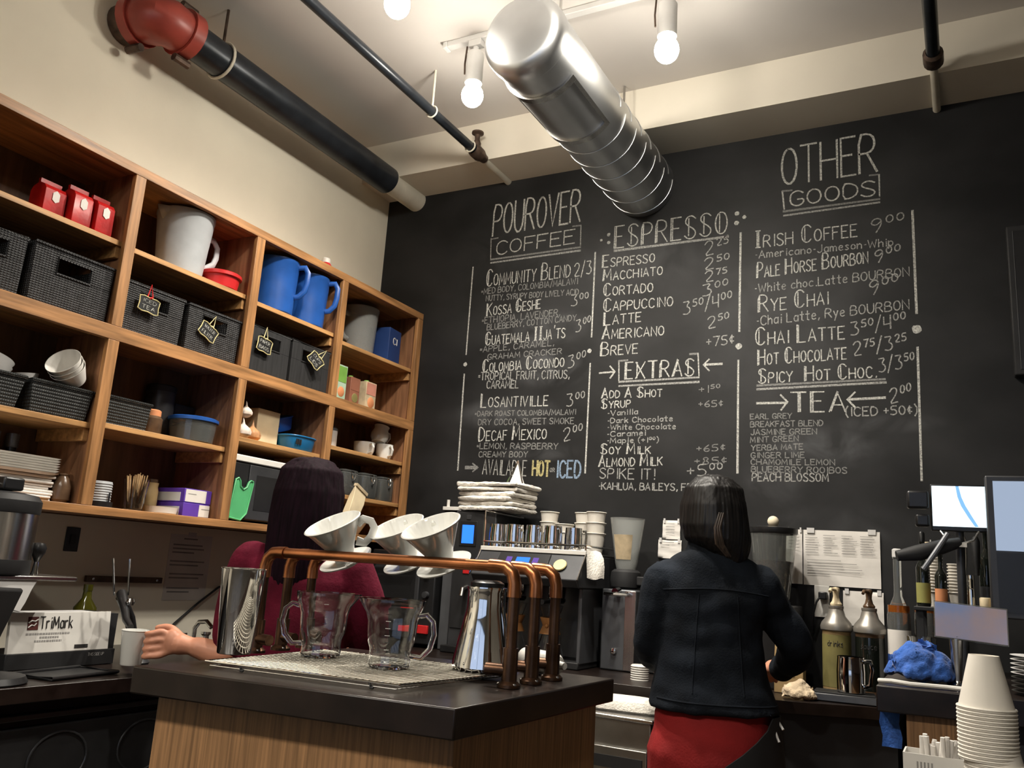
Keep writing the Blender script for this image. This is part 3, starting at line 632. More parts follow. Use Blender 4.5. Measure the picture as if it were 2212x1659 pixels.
obj('hanger_strap', MB().tube([(0,.3,.15),(0,.3,.365)], .006, 6), m_steel, t)

# ---------------------------------------------------------------- track lights (those on the customer side are added front fill)
def track(name, label, x0, x1, y):
    t = thing(name, label, 'track', ((x0+x1)/2, y, 3.44)); w = (x1-x0)/2
    obj('rail', MB().box(-w, w, -.017, .017, .004, .03), m_lampbody, t, .003)
    obj('end_cap', MB().box(-w-.02, -w, -.02, .02, 0, .03), m_lampbody, t, .003)
track('light_track', 'white ceiling light track beside the silver duct', .93, 4.2, 2.71)
track('light_track', 'white ceiling light track nearer the cream wall', .55, 4.2, 2.1)
track('light_track', 'unseen white light track added above the customers for front fill', .9, 4.6, -.6)
def lamp(x, y, z, label, first=[None]):
    if first[0] is None:
        t = thing('track_light', label, 'lamp', (x, y, z), 0, 'bulb lamps on the ceiling tracks')
        obj('bulb', MB().ball((0,0,0), (.046,.046,.05), 20), m_bulb, t, label='glowing white bulb')
        obj('socket', MB().lathe([(.02,.05),(.036,.056),(.036,.19),(.03,.2),(.012,.204),(.012,.225)], seg=20), m_lampbody, t)
        obj('adapter', MB().box(-.03,.03,-.018,.018,.225,.255), m_lampbody, t, .003)
        obj('safety_cable', MB().tube([(-.045,0,.24),(-.05,0,.16),(-.047,.0,.11)], .004, 6), m_iron, t)
        ld = bpy.data.lights.new('reflector_beam', 'SPOT'); ld.energy = SPOT; ld.color = (1.0, .93, .82); ld.spot_size = math.radians(165); ld.spot_blend = 1.0; ld.shadow_soft_size = .035
        lo = bpy.data.objects.new('reflector_beam', ld); COL.objects.link(lo); lo.parent = t; lo.location = (0, 0, -.056)
        first[0] = t
    else:
        d = dup(first[0], (x, y, z), 0, label)
        if y < 0:  # out-of-view lamps added to brighten island front and cups, stronger beam
            for c in d.children:
                if c.type == 'LIGHT': c.data = c.data.copy(); c.data.energy = SPOT*1.5
lamp(1.069, 2.71, 3.19, 'bright bulb lamp to the left of the silver duct')
lamp(1.905, 2.71, 3.19, 'bright bulb lamp to the right of the silver duct')
lamp(1.118, 2.10, 3.19, 'bright bulb lamp at the top edge between pipe and duct')
lamp(1.80, 2.10, 3.19, 'bulb lamp just above the near end of the silver duct')
lamp(.95, -.6, 3.19, 'unseen fill lamp added above the customers at the wall end of their track')
lamp(2.5, -.6, 3.19, 'unseen fill lamp added above the customers in the middle of their track')
lamp(1.6, -.6, 3.19, 'unseen fill lamp added above the customers, nearest the cream wall')

# ---------------------------------------------------------------- wall shelving
Y0, Y1, ZB, ZT = 1.19, 3.598, 1.362, 2.572
su = thing('shelving_unit', 'large oak open shelving unit of cubbies hung on the cream wall', 'shelf', (0, Y0, ZB))
def sp(name, x0, x1, y0, y1, z0, z1, m, par=su, bv=.0015): return obj(name, MB().box(x0, x1, y0-Y0, y1-Y0, z0-ZB, z1-ZB), m, par, bv)
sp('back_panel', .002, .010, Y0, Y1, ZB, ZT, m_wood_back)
for nm, z0, z1 in (('bottom_panel', 1.366, 1.386), ('middle_panel', 1.968, 1.989), ('top_panel', 2.548, 2.568)): sp(nm, .010, .285, Y0, Y1, z0, z1, m_wood_y)
DV = [1.81, 2.40, 2.95]
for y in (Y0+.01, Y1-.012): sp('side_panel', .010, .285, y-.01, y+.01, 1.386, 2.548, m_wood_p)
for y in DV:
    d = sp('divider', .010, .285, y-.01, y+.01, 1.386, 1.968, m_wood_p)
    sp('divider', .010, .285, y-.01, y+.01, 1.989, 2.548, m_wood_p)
for z0, z1 in ((1.362, 1.390), (1.942, 1.991), (2.537, 2.572)): sp('face_rail', .285, .305, Y0, Y1, z0, z1, m_wood_y)
for y, w in ((1.21, .04), (1.81, .042), (2.40, .044), (2.95, .04), (3.576, .044)):
    sp('face_stile', .285, .305, y-w/2, y+w/2, 1.390, 1.942, m_wood_z); sp('face_stile', .285, .305, y-w/2, y+w/2, 1.991, 2.537, m_wood_z)
BAY = {'A': (1.22, 1.80), 'B': (1.82, 2.39), 'C': (2.41, 2.94), 'D': (2.96, 3.576)}
SH = [('A', 2.293), ('B', 2.290), ('C', 2.284), ('D', 2.266), ('A', 1.657), ('B', 1.668), ('C', 1.722), ('D', 1.775), ('D', 1.565)]
for b, z in SH:
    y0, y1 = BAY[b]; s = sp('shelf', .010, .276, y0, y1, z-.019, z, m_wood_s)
    for yy in (y0, y1-.018): obj('cleat', MB().box(.02, .268, yy-Y0+.0005, yy-Y0+.0175, z-.019-.042-ZB, z-.0195-ZB), m_wood_s, s, .001)
ZU = {b: z for b, z in SH[:4]}; ZL = {b: z for b, z in SH[4:8]}
ZM = 1.9915; Z0 = 1.3905; EPS = .0006

# ---- baskets
def basket(name, label, cat, x0, x1, y0, y1, z, h, m, group, hole=True, flare=0.0, wall=.008, tape=.03):
    """open woven basket; the front (+x) wall has a hand hole"""
    cx, cy = (x0+x1)/2, (y0+y1)/2; w, d = (y1-y0)/2, (x1-x0)/2
    t = thing(name, label, cat, (cx, cy, z+EPS), 0, group); b = MB()
    b.box(-d, d, -w, w, 0, .006); b.box(-d, -d+wall, -w, w, .006, h); b.box(-d+wall, d-wall, -w, -w+wall, .006, h); b.box(-d+wall, d-wall, w-wall, w, .006, h)
    if hole:
        hw, hz0, hz1 = min(.06, w*.5), h*.58, h*.86
        b.box(d-wall, d, -w, w, .006, hz0); b.box(d-wall, d, -w, -hw, hz0, h); b.box(d-wall, d, hw, w, hz0, h); b.box(d-wall, d, -hw, hw, hz1, h)
    else: b.box(d-wall, d, -w, w, .006, h)
    for v in b.v:
        k = 1 + flare*(v.z/h - 1); v.x *= k; v.y *= k
    obj('basket_body', b, m, t, .001)
    r = .006
    obj('rim', MB().tube([(-d,-w,h),(d,-w,h),(d,w,h),(-d,w,h)], r, 8, closed=True), m, t)
    if hole: obj('handle_trim', MB().tube([(d,-hw,hz0),(d,hw,hz0),(d,hw,hz1),(d,-hw,hz1)], .004, 6, closed=True), m, t)
    return t
WB = 'black wicker storage baskets'
basket('wicker_basket', 'black wicker basket at the left edge, on the cubby floor under the red bags', 'basket', .03, .268, 1.25, 1.485, ZM, .19, m_wicker, WB, flare=.03)
basket('wicker_basket', 'wide black wicker basket with hand hole under the red coffee bags', 'basket', .03, .278, 1.505, 1.787, ZM, .192, m_wicker, WB, flare=.03)
basket('wicker_basket', 'black wicker basket bearing the iced tea tag', 'basket', .03, .27, 1.843, 2.10, ZM, .18, m_wicker, WB, flare=.03)
basket('wicker_basket', 'black wicker basket bearing the tilted water filter tag', 'basket', .03, .276, 2.118, 2.378, ZM, .178, m_wicker, WB, flare=.03)
FB = 'smooth black fabric bins under the blue pitchers'
basket('fabric_bin', 'smooth black fabric bin with a straight hanging paper bags tag', 'bin', .03, .278, 2.432, 2.665, ZM, .19, m_bin, FB)
basket('fabric_bin', 'smooth black fabric bin with a twisted hanging tag, right of its twin', 'bin', .03, .278, 2.68, 2.925, ZM, .192, m_bin, FB)
LB = 'low black lattice baskets'
basket('lattice_basket', 'low black basket at the left edge holding grey paper filters', 'basket', .07, .27, 1.24, 1.56, ZL['A'], .098, m_bplastic, LB, flare=.10, hole=False)
basket('lattice_basket', 'low black basket holding tilted white coffee filters', 'basket', .07, .275, 1.578, 1.79, ZL['A'], .098, m_bplastic, LB, flare=.10, hole=False)
basket('lattice_basket', 'low black basket standing in shadow left of the brown jar', 'basket', .04, .235, 1.855, 2.055, ZL['B'], .098, m_bplastic, LB, flare=.08, hole=False)

# ---- hanging tags
def sign_text(lines, w, h, m, par, off):
    k = MB(); n = len(lines); ch = h/(n*1.75)
    for i, tx in enumerate(lines):
        ss, adv = strokes(tx, 'm'); sx = w/adv; z0 = h/2 - (i+1)*h/n + ch*.42
        for pts in ss: 
            for a, b in zip(pts, pts[1:]):
                A_ = Vector((off, -w/2 + a[0]*sx, z0 + a[1]*ch/6)); B_ = Vector((off, -w/2 + b[0]*sx, z0 + b[1]*ch/6))
                if (B_-A_).length > 1e-5: k.tube([A_, B_], .0011, 4)
    obj('lettering', k, m, par)
def hang_tag(label, y, z, lines, tilt, yaw, rib, w=.086, h=.056, x=.284):
    t = thing('hanging_tag', label, 'tag', (x, y, z), 0, 'little chalkboard tags hung on the baskets')
    R = Matrix.Rotation(yaw, 4, 'Z') @ Matrix.Rotation(tilt, 4, 'X'); t.matrix_world = Matrix.Translation((x, y, z)) @ R
    sc = []
    for (u, v) in [(-.5,-.42),(-.3,-.5),(0,-.44),(.3,-.5),(.5,-.42),(.47,0),(.5,.42),(.3,.5),(0,.46),(-.3,.5),(-.5,.42),(-.47,0)]: sc.append((u*w, v*h))
    pl = MB(); n = len(sc)
    pl.add([(0,a,b) for a, b in sc]+[(.003,a,b) for a, b in sc], [tuple(range(n)), tuple(range(2*n-1, n-1, -1))]+[(i, n+i, n+(i+1)%n, (i+1)%n) for i in range(n)])
    p = obj('plate', pl, m_board, t)
    obj('border', MB().tube([(.003,a,b) for a, b in sc], .0022, 6, closed=True), m_gold, t, label='pale gold scalloped border')
    sign_text(lines, w*.66, h*.8, m_chalk, t, .0036)
    obj('ribbon', MB().tube([(.002,-.012,h*.46),(-.004,0,h*.5+.05),(.002,.012,h*.46)], .0022, 5).tube([(.0,-.006,h*.44),(.004,.006,h*.5)], .004, 5), rib, t)
hang_tag('chalk tag lettered ICED TEA hung by a red ribbon', 1.935, 2.105, ['ICED', 'TEA'], -.06, .0, m_redrib)
hang_tag('tilted chalk tag lettered WATER FILTER hung by a cream string', 2.212, 2.085, ['WATER', 'FILTER'], -.42, -.05, m_trib, .082)
hang_tag('straight chalk tag lettered PAPER BAGS hung on the fabric bin', 2.50, 2.108, ['PAPER', 'BAGS'], -.12, .0, m_trib, .082, .06, .292)
hang_tag('twisted narrow looking chalk tag lettered CUPS on the right fabric bin', 2.80, 2.118, ['CUPS', 'LIDS'], -.75, -.35, m_trib, .075, .055, .306)

# ---- upper row
def coffee_bag(label, y, h, w, m, x=.205, rot=0):
    t = thing('coffee_bag', label, 'bag', (x, y, ZU['A']+EPS), rot, 'red foil coffee bags'); d = .042
    rg = [[Vector((sx*d*k, sy*w/2*k2, z)) for sx, sy in ((-1,-1),(1,-1),(1.02,0),(1,1),(-1,1),(-1.02,0))] for z, k, k2 in ((0,.97,.97),(.006,1,1),(h*.78,.98,1),(h*.90,.72,1),(h*.98,.12,1),(h,.1,1))]
    obj('pouch', MB().loft(rg), m, t, .001)
    obj('seal', MB().box(-.006,.006,-w/2,w/2,h-.002,h+.012), m_redbag, t)
    obj('emblem', MB().add([(.0428, -.012+q, h*.60+r_) for q, r_ in ((0,-.012),(.012,-.02),(.024,-.012),(.024,.012),(.012,.022),(0,.012))]+[(.0445, -.012+q, h*.60+r_) for q, r_ in ((0,-.012),(.012,-.02),(.024,-.012),(.024,.012),(.012,.022),(0,.012))], [tuple(range(6)), tuple(range(6,12))]+[(i,(i+1)%6,6+(i+1)%6,6+i) for i in range(6)]), m_paper, t, label='white crest printed on the bag')
coffee_bag('dark red foil coffee bag lying leftmost of the three on the top shelf', 1.572, .122, .074, m_redbag, .18)
coffee_bag('bright red coffee bag in the middle of the three, with white crest', 1.652, .130, .068, m_redbag, .21)
coffee_bag('bright red coffee bag nearest the first oak upright', 1.727, .124, .064, m_redbag, .225)

def handle_loop(y0, z0, z1, out, r=.009, sq=1.4):
    return MB().tube([(0,y0,z1),(0,y0+out*.7,z1+.004),(0,y0+out,z1-.02),(0,y0+out,(z0+z1)/2),(0,y0+out*.85,z0+.03),(0,y0+out*.4,z0+.004),(0,y0,z0)], r, 10, squash=sq)
def pitcher(label, x, y, z, r0, r1, h, m, group, rz=0.0, name='water_pitcher', out=.075, handle=True, hz=(.30,.80)):
    t = thing(name, label, 'pitcher', (x, y, z+EPS), rz, group); w = .003
    obj('jug_body', MB().lathe([(0,0),(r0*.94,0),(r0,.006),(r0+(r1-r0)*.5,h*.5),(r1,h*.93),(r1*1.03,h*.95),(r1*1.03,h),(r1*1.03-w,h),(r1-w,h*.93),(r0-w,.008),(0,.008)], seg=36), m, t)
    sp_ = MB().add([(r1*.98*math.cos(a)*1, r1*.98*math.sin(a), h*zz) for a, zz in ((PI*1.38,.98),(PI*1.5,.80),(PI*1.62,.98))]+[(0,-r1-.03,h*.995),(r1*.3,-r1*.99,h*.99),(-r1*.3,-r1*.99,h*.99)], [(0,1,3),(1,2,3),(0,3,5),(2,4,3)])
    so = obj('spout', sp_, m, t); so.modifiers.new('s','SOLIDIFY').thickness = .003
    if handle: obj('handle', handle_loop(r0+(r1-r0)*.5-.002, h*hz[0], h*hz[1], out), m, t)
    return t
pitcher('large frosted white plastic pitcher with loop handle in the second top cubby', .172, 2.128, ZU['B'], .086, .106, .246, m_frost, None)
t = thing('food_tub', 'round red plastic tub with lid beside the frosted pitcher', 'tub', (.205, 2.306, ZU['B']+EPS))
obj('tub_body', MB().lathe([(0,0),(.064,0),(.068,.004),(.074,.05),(0,.05)], seg=32), m_redp, t)
obj('lid', MB().lathe([(.074,.048),(.082,.05),(.082,.062),(.076,.066),(0,.066)], seg=32), m_redp, t)
t = thing('glass_bottle', 'small dim clear bottle tucked behind the first oak upright on the top shelf', 'bottle', (.15, 1.875, ZU['B']+EPS))
obj('bottle_body', MB().lathe([(0,0),(.03,0),(.033,.004),(.033,.09),(.016,.115),(.014,.15),(0,.15)], seg=24), m_jar, t)
obj('label', MB().lathe([(.0335,.02),(.0335,.07)], seg=24), m_paper, t)
BP = 'tall blue plastic pitchers'
pitcher('tall blue pitcher in the third top cubby, left one of the pair', .185, 2.622, ZU['C'], .088, .098, .240, m_bluep, BP, -1.05, out=.048, hz=(.36,.92))
pitcher('tall blue pitcher in the third top cubby, right one of the pair', .185, 2.832, ZU['C'], .084, .095, .236, m_bluep, BP, -1.05, out=.048, hz=(.36,.92))
t = thing('sauce_bottle', 'small red bottle standing on top of the oak shelving', 'bottle', (.19, 2.925, ZT-.004+EPS))
obj('bottle_body', MB().lathe([(0,0),(.03,0),(.032,.004),(.032,.045),(.02,.062),(0,.062)], seg=20), m_redp, t)
obj('cap', MB().lathe([(.02,.06),(.02,.082),(.016,.086),(0,.086)], seg=20), m_white, t, label='pale cap')
pitcher('clear plastic pitcher in the top right cubby next to the navy box', .135, 3.285, ZU['D'], .080, .092, .25, m_clearp, None, PI, out=.06)
t = thing('carton_box', 'navy blue box with white letters in the top right cubby', 'box', (.175, 3.455, ZU['D']+EPS), .12)
obj('box_body', MB().box(-.06,.06,-.06,.06,0,.185), m_bluebox, t, .002)
k = MB()
ss, adv = strokes('CI', 't')
for pts in ss:
    for a, b in zip(pts, pts[1:]): k.tube([(.0605, -.02+a[0]*.007, .105+a[1]*.0055), (.0605, -.02+b[0]*.007, .105+b[1]*.0055)], .0025, 5)
obj('lettering', k, m_white, t, label='white letters CI')
def carton(label, x, y, z, w, d, h, m, m2, rz=0.0, fruit=None):
    t = thing('juice_carton', label, 'carton', (x, y, z+EPS), rz, 'drink cartons in the right column')
    obj('carton_body', MB().box(-d/2,d/2,-w/2,w/2,0,h), m, t, .0015)
    obj('front_print', MB().box(d/2,d/2+.0012,-w/2+.004,w/2-.004,h*.52,h*.96), m2, t)
    obj('fruit_print', MB().lathe([(0,d/2+.0022),(w*.30,d/2+.0016),(w*.33,d/2)], (0, w*.05, h*.25), 18, Matrix.Rotation(PI/2, 3, 'Y')), fruit or m_orange, t)
    obj('pour_cap', MB().lathe([(.012,h),(.012,h+.012),(0,h+.012)], seg=14), m_greencard, t)
carton('pale green drink carton, leftmost in the right column', .225, 3.045, ZM, .075, .07, .168, m_seafoam, m_greencard)
carton('brown drink carton between the green and the pink one', .225, 3.150, ZM, .07, .07, .130, m_browncard, m_browncard, 0, m_yellowlab)
carton('pinkish drink carton, rightmost in the right column', .235, 3.262, ZM, .08, .07, .132, m_label, m_pinkcard)

# ---- lower row, upper shelves
def filter_cup(label, loc, M3, m, n=3, r=.052, h=.055):
    """a stack of nested fluted basket filters"""
    t = thing('coffee_filters', label, 'coffee filter', M=Matrix.Translation(loc) @ M3.to_4x4())
    for i in range(n):
        b = MB(); z = i*.017; rows = []
        b.loft([ring((0,0,z+zz), rr, rr, 48, 0, rd, 24) for zz, rr, rd in ((0,r*.62,.0),(.002,r*.64,.01),(h,r,.03),(h,r*.98,.03),(.006,r*.62,.01))])
        obj('paper_filter', b, m, t)
filter_cup('fluted white paper filters tipping out of the low black basket', (.238, 1.742, ZL['A']+.128), Matrix.Rotation(.95, 3, 'X') @ Matrix.Rotation(.3, 3, 'Y'), m_white, 3, .056, .06)
filter_cup('dim grey paper filters upright in the same basket as the white ones', (.16, 1.63, ZL['A']+.055), Matrix.Rotation(.15, 3, 'X'), m_lampbody, 2, .04, .06)
filter_cup('grey paper filters standing in the low basket at the left edge', (.17, 1.46, ZL['A']+.04), Matrix.Rotation(-.25, 3, 'X'), m_lampbody, 4, .075, .07)
t = thing('spice_jar', 'brown jar with orange lid on the second column shelf', 'jar', (.19, 2.098, ZL['B']+EPS))
obj('jar_body', MB().lathe([(0,0),(.034,0),(.038,.006),(.038,.06),(.028,.072),(0,.072)], seg=24), m_brown, t)
obj('lid', MB().lathe([(.03,.07),(.03,.09),(.024,.094),(0,.094)], seg=20), m_orange, t)
t = thing('dark_carton', 'dark blue and rust printed box behind the flour tub', 'box', (.05, 2.33, ZL['B']+EPS))
obj('box_body', MB().box(-.034,.034,-.05,.05,0,.16), m_dark, t, .002); obj('side_print', MB().box(.034,.0355,.0,.045,.01,.12), m_browncard, t)
t = thing('storage_canister', 'dim grey canister at the back of the second column', 'canister', (.075, 2.215, ZL['B']+EPS))
obj('canister_body', MB().lathe([(0,0),(.05,0),(.054,.005),(.054,.19),(0,.19)], seg=28), m_dark, t); obj('lid', MB().lathe([(.056,.188),(.056,.21),(.05,.215),(0,.215)], seg=28), m_bmatte, t)
t = thing('flour_tub', 'clear tub of cream flour with a blue lid', 'tub', (.19, 2.288, ZL['B']+EPS))
obj('tub_body', MB().lathe([(0,0),(.074,0),(.08,.005),(.088,.082),(.086,.082),(.078,.007),(0,.007)], seg=32), m_jar, t)
obj('flour', MB().lathe([(0,.008),(.076,.008),(.082,.055),(.04,.07),(0,.066)], seg=28), m_flour, t, label='cream flour inside')
obj('lid', MB().lathe([(.088,.08),(.094,.083),(.094,.094),(.085,.098),(0,.098)], seg=32), m_bluep, t, label='blue lid')
def bulbveg(name, label, loc, r, m, group=None):
    t = thing(name, label, 'vegetable', loc, random.uniform(0, 3), group)
    obj('bulb', MB().loft([ring((0,0,z*r), r*k, r*k, 28, 0, .05, 8) for z, k in ((0,.3),(.12,.62),(.45,.95),(.8,1),(1.2,.8),(1.5,.42),(1.7,.2),(1.95,.12))]), m, t)
    obj('stalk', MB().tube([(0,0,r*1.9),(r*.1,0,r*2.2),(r*.25,0,r*2.5)], [r*.13,r*.1,r*.03], 8), m, t)
bulbveg('garlic_bulb', 'white papery garlic bulb at the edge of the third column shelf', (.235, 2.505, ZL['C']+.088), .027, m_garlic)
bulbveg('onion', 'copper skinned onion beside the plain upright board', (.21, 2.578, ZL['C']+EPS), .037, m_onion)
bulbveg('onion', 'pale pink onion under the white garlic bulb', (.245, 2.492, ZL['C']+EPS), .034, m_garlic)
bulbveg('onion', 'small onion at the back, holding the garlic up', (.165, 2.51, ZL['C']+EPS), .034, m_onion)
t = thing('cracker_box', 'plain pale upright box behind the onions', 'box', (.135, 2.69, ZL['C']+EPS))
obj('box_body', MB().box(-.05,.05,-.065,.065,0,.15), m_lightwood, t, .002); obj('top_flap', MB().box(-.05,.05,-.065,.065,.15,.152), m_lightwood, t)
t = thing('berry_basket', 'bright cyan blue plastic basket with side slots at the front', 'basket', (.205, 2.844, ZL['C']+EPS), 0, 'blue plastic baskets')
def blue_basket(t, m):
    obj('basket_body', MB().loft([ring((0,0,z), a, b, 32, 0, 0, 1, 0, .7) for z, a, b in ((0,.055,.075),(.006,.06,.08),(.06,.068,.088),(.06,.066,.086),(.008,.058,.078))]), m, t)
    obj('rim', MB().tube(ring((0,0,.06), .069, .089, 32, 0, 0, 1, 0, .7), .004, 6, closed=True), m, t)
    for i in range(3): obj('slot', MB().box(.0625,.0665,-.062+i*.012,-.055+i*.012,.022,.046), m_bmatte, t)
blue_basket(t, m_blued)
t = thing('berry_basket', 'darker blue plastic basket upside down behind the bright one', 'basket', M=Matrix.Translation((.10, 2.815, ZL['C']+.085)) @ Matrix.Rotation(.3, 4, 'X'), group='blue plastic baskets')
blue_basket(t, m_bluep)
def mug(label, x, y, z, r, h, rz, name='coffee_cup', m=None, group=None, tilt=None):
    t = thing(name, label, 'cup', (x, y, z+EPS), rz, group); m = m or m_porc
    if tilt is not None: t.matrix_world = Matrix.Translation((x, y, z)) @ tilt
    obj('cup_body', MB().lathe([(0,0),(r*.6,0),(r*.72,.004),(r*.95,h*.45),(r,h),(r*.94,h),(r*.88,h*.45),(r*.62,.01),(0,.008)], seg=32), m, t)
    obj('handle', MB().tube([(r*.92,0,h*.82),(r*1.35,0,h*.86),(r*1.62,0,h*.6),(r*1.4,0,h*.3),(r*.86,0,h*.25)], .0055, 8), m, t)
    return t
mug('white porcelain cup on its shelf, left of the white creamer jugs', .165, 3.385, ZL['D'], .054, .074, -.35)
t = mug('white creamer jug under the tilted one in the right column', .205, 3.500, ZL['D'], .044, .080, -.3, 'creamer_jug')
t = thing('creamer_jug', 'white creamer jug balanced tilted on top with its handle up right', 'jug', M=Matrix.Translation((.185, 3.468, ZL['D']+.090)) @ Matrix.Rotation(-.25, 4, 'X'))
obj('jug_body', MB().lathe([(0,0),(.034,0),(.045,.02),(.047,.04),(.036,.07),(.04,.085),(.037,.085),(.033,.07),(.043,.04),(.03,.006),(0,.006)], seg=28), m_porc, t)
obj('handle', MB().tube([(0,.04,.07),(0,.075,.078),(0,.085,.055),(0,.07,.03),(0,.043,.03)], .0055, 8), m_porc, t)
t = thing('sugar_shaker', 'grey cylinder standing at the left of the porcelain shelf', 'shaker', (.17, 3.10, ZL['D']+EPS))
obj('shaker_body', MB().lathe([(0,0),(.04,0),(.042,.004),(.042,.085),(0,.085)], seg=24), m_lampbody, t); obj('top', MB().lathe([(.043,.084),(.043,.095),(.03,.108),(0,.11)], seg=24), m_grey, t)
# ---- clip jars
def clip_jar(label, y, w, fill, first=[None]):
    t = thing('clip_jar', label, 'jar', (.215, y, 1.565+EPS), 0, 'square clip top glass jars'); h = .115; r = w/2
    def sq(z, k): return ring((0,0,z), r*k, r*k, 32, 0, 0, 1, 0, .35)
    obj('jar_body', MB().loft([sq(0,.96), sq(.004,1), sq(h*.9,1), sq(h*.95,.9), sq(h*.95,.86), sq(h*.88,.95), sq(.008,.94)]), m_jar, t)
    if fill: obj('contents', MB().loft([sq(.009,.9), sq(h*fill[1],.9)]), fill[0], t)
    obj('lid', MB().loft([sq(h*.955,.9), sq(h*.965,.95), sq(h*1.02,.95), sq(h*1.05,.8)]), m_jar, t)
    c = obj('wire_clip', MB().tube([(r*.97,-.012,h*.98),(r*1.12,-.012,h*.80),(r*1.15,0,h*.62),(r*1.12,.012,h*.80),(r*.97,.012,h*.98)], .0018, 6, closed=True), m_chrome, t)
    obj('latch', MB().box(r*1.1,r*1.16,-.006,.006,h*.58,h*.68), m_chrome, c)
clip_jar('clip top glass jar partly behind the upright, leftmost of the row', 3.045, .11, None)
clip_jar('clip top glass jar with dark content, left of the middle', 3.185, .115, (m_bean, .75))
clip_jar('clip top glass jar with brown content under the porcelain', 3.33, .12, (m_brown, .8))
clip_jar('clip top glass jar with pale content, rightmost of the row', 3.475, .11, (m_tan, .85))
t = thing('paper_bag', 'cream paper bag flap sticking out of the shelf near the plum hair', 'bag', M=Matrix.Translation((.318, 3.15, 1.50)) @ Matrix.Rotation(-.45, 4, 'X'))
obj('bag_body', MB().loft([[Vector((x*k, y*k2, z)) for x, y in ((-.02,-.04),(.02,-.045),(.02,.045),(-.02,.04))] for z, k, k2 in ((-.09,.5,.6),(-.03,1,.85),(.05,.8,1),(.10,.25,1.05),(.105,.2,1.05))]), m_lightwood, t, .002)
obj('folded_edge', MB().box(-.008,.012,-.047,.047,.098,.112), m_label, t)
# ---- bottom row
for i in range(7):
    o = solo('foam_tray', MB().loft([ring((0,0,z), a, b, 40, 0, 0, 1, 0, .25) for z, a, b in ((0,.085,.155),(.0025,.09,.16),(.0075,.098,.168),(.0075,.094,.164),(.005,.084,.152))]), m_white,
        ['white foam tray at the bottom of its stack on the napkins','white foam tray second from the bottom of its stack','white foam tray third from the bottom of its stack','white foam tray in the middle of its stack','white foam tray third from the top of its stack','white foam tray second from the top of its stack','topmost white foam tray of the stack by the left edge'][i],
        'tray', (.165, 1.575, 1.4725 + i*.0078), 0, 'stacked white foam trays')
for i in range(9):
    w = .07 + random.uniform(-.004, .004)
    solo('napkin_stack', MB().box(-.075, .075+random.uniform(-.006,.004), -w*2, w*2, 0, .0085), m_paper, 'bundle of folded white napkins under the foam trays', 'napkins', (.165, 1.59+random.uniform(-.004,.004), Z0+i*.009), 0, 'napkin bundles under the foam trays', .003)
t = thing('gourd_vase', 'round brown glazed pot beside the napkins', 'pot', (.235, 1.772-.01, Z0+EPS))
obj('pot_body', MB().lathe([(0,0),(.02,0),(.028,.01),(.0285,.05),(.02,.078),(.012,.088),(0,.09)], seg=28), m_brown, t); obj('rim', MB().lathe([(.014,.084),(.016,.09),(.012,.094),(0,.092)], seg=20), m_brown, t)
for i, (yy, zz) in enumerate(((1.625, .0), (1.69, .0))):
    t = thing('grinder_mill', ['dark little mill with grey top standing behind the trays, left of two', 'dark little mill with grey top standing behind the trays, right of two'][i], 'mill', (.045, yy, Z0+EPS), 0, 'two dark mills behind the trays')
    obj('mill_body', MB().lathe([(0,0),(.022,0),(.022,.1),(.014,.14),(.016,.17),(0,.17)], seg=20), m_black, t); obj('mill_top', MB().lathe([(.018,.17),(.02,.175),(.02,.215),(0,.218)], seg=20), m_grey, t)
for i in range(8):
    solo('cup_lid', MB().lathe([(0,.003),(.02,.003),(.036,.006),(.041,.0),(.043,.0),(.04,.009),(.02,.0065),(0,.0065)], seg=32), m_frost, 'flat clear cup lid in the stack left of the stir sticks', 'lid', (.20, 1.922, Z0+.02+i*.0085), 0, 'clear cup lids left of the stir sticks')
t = thing('lid_caddy', 'low black caddy under the stack of clear lids', 'caddy', (.20, 1.922, Z0+EPS)); obj('tray', MB().lathe([(0,0),(.05,0),(.05,.02),(.046,.02),(.046,.004),(0,.004)], seg=28), m_black, t); obj('post', MB().tube([(.047,.01,.015),(.047,.01,.05)], .003, 6), m_black, t)
t = thing('stick_glass', 'clear tumbler holding the wooden stir sticks', 'glass', (.21, 2.060, Z0+EPS))
obj('glass_body', MB().lathe([(0,0),(.030,0),(.032,.004),(.044,.112),(.042,.112),(.030,.008),(0,.008)], seg=28), m_glass, t); obj('base', MB().lathe([(0,.0005),(.029,.0005),(.029,.0075),(0,.0075)], seg=24), m_jar, t)
for i in range(34):
    a = random.uniform(0, 2*PI); q = math.sqrt(random.random()); r0, r1 = .020*q, .036*q
    p0 = Vector((.21+r0*math.cos(a), 2.060+r0*math.sin(a), Z0+.0095)); p1 = Vector((.21+r1*math.cos(a), 2.060+r1*math.sin(a), Z0+.121+random.uniform(-.003,.01)))
    if i < 2: p1 = p1 + Vector((.0,.008,.012))
    d = p1-p0; qd = d.to_track_quat('Z', 'Y')
    b = MB().box(-.0022,.0022,-.0011,.0011,0,d.length)
    o = obj('stir_stick', b, m_stick); o.location = p0; o.rotation_mode = 'QUATERNION'; o.rotation_quaternion = qd
    tag(o, 'thin wooden coffee stir stick standing in the clear tumbler', 'stir stick', 'wooden stir sticks in the tumbler')
t = thing('squeeze_bottle', 'slim tan bottle with dark cap behind the stir sticks', 'bottle', (.12, 2.20, Z0+EPS))
obj('bottle_body', MB().lathe([(0,0),(.024,0),(.026,.003),(.026,.085),(.022,.1),(.024,.115),(0,.115)], seg=24), m_tan, t); obj('cap', MB().lathe([(.02,.114),(.02,.128),(0,.13)], seg=20), m_brown, t)
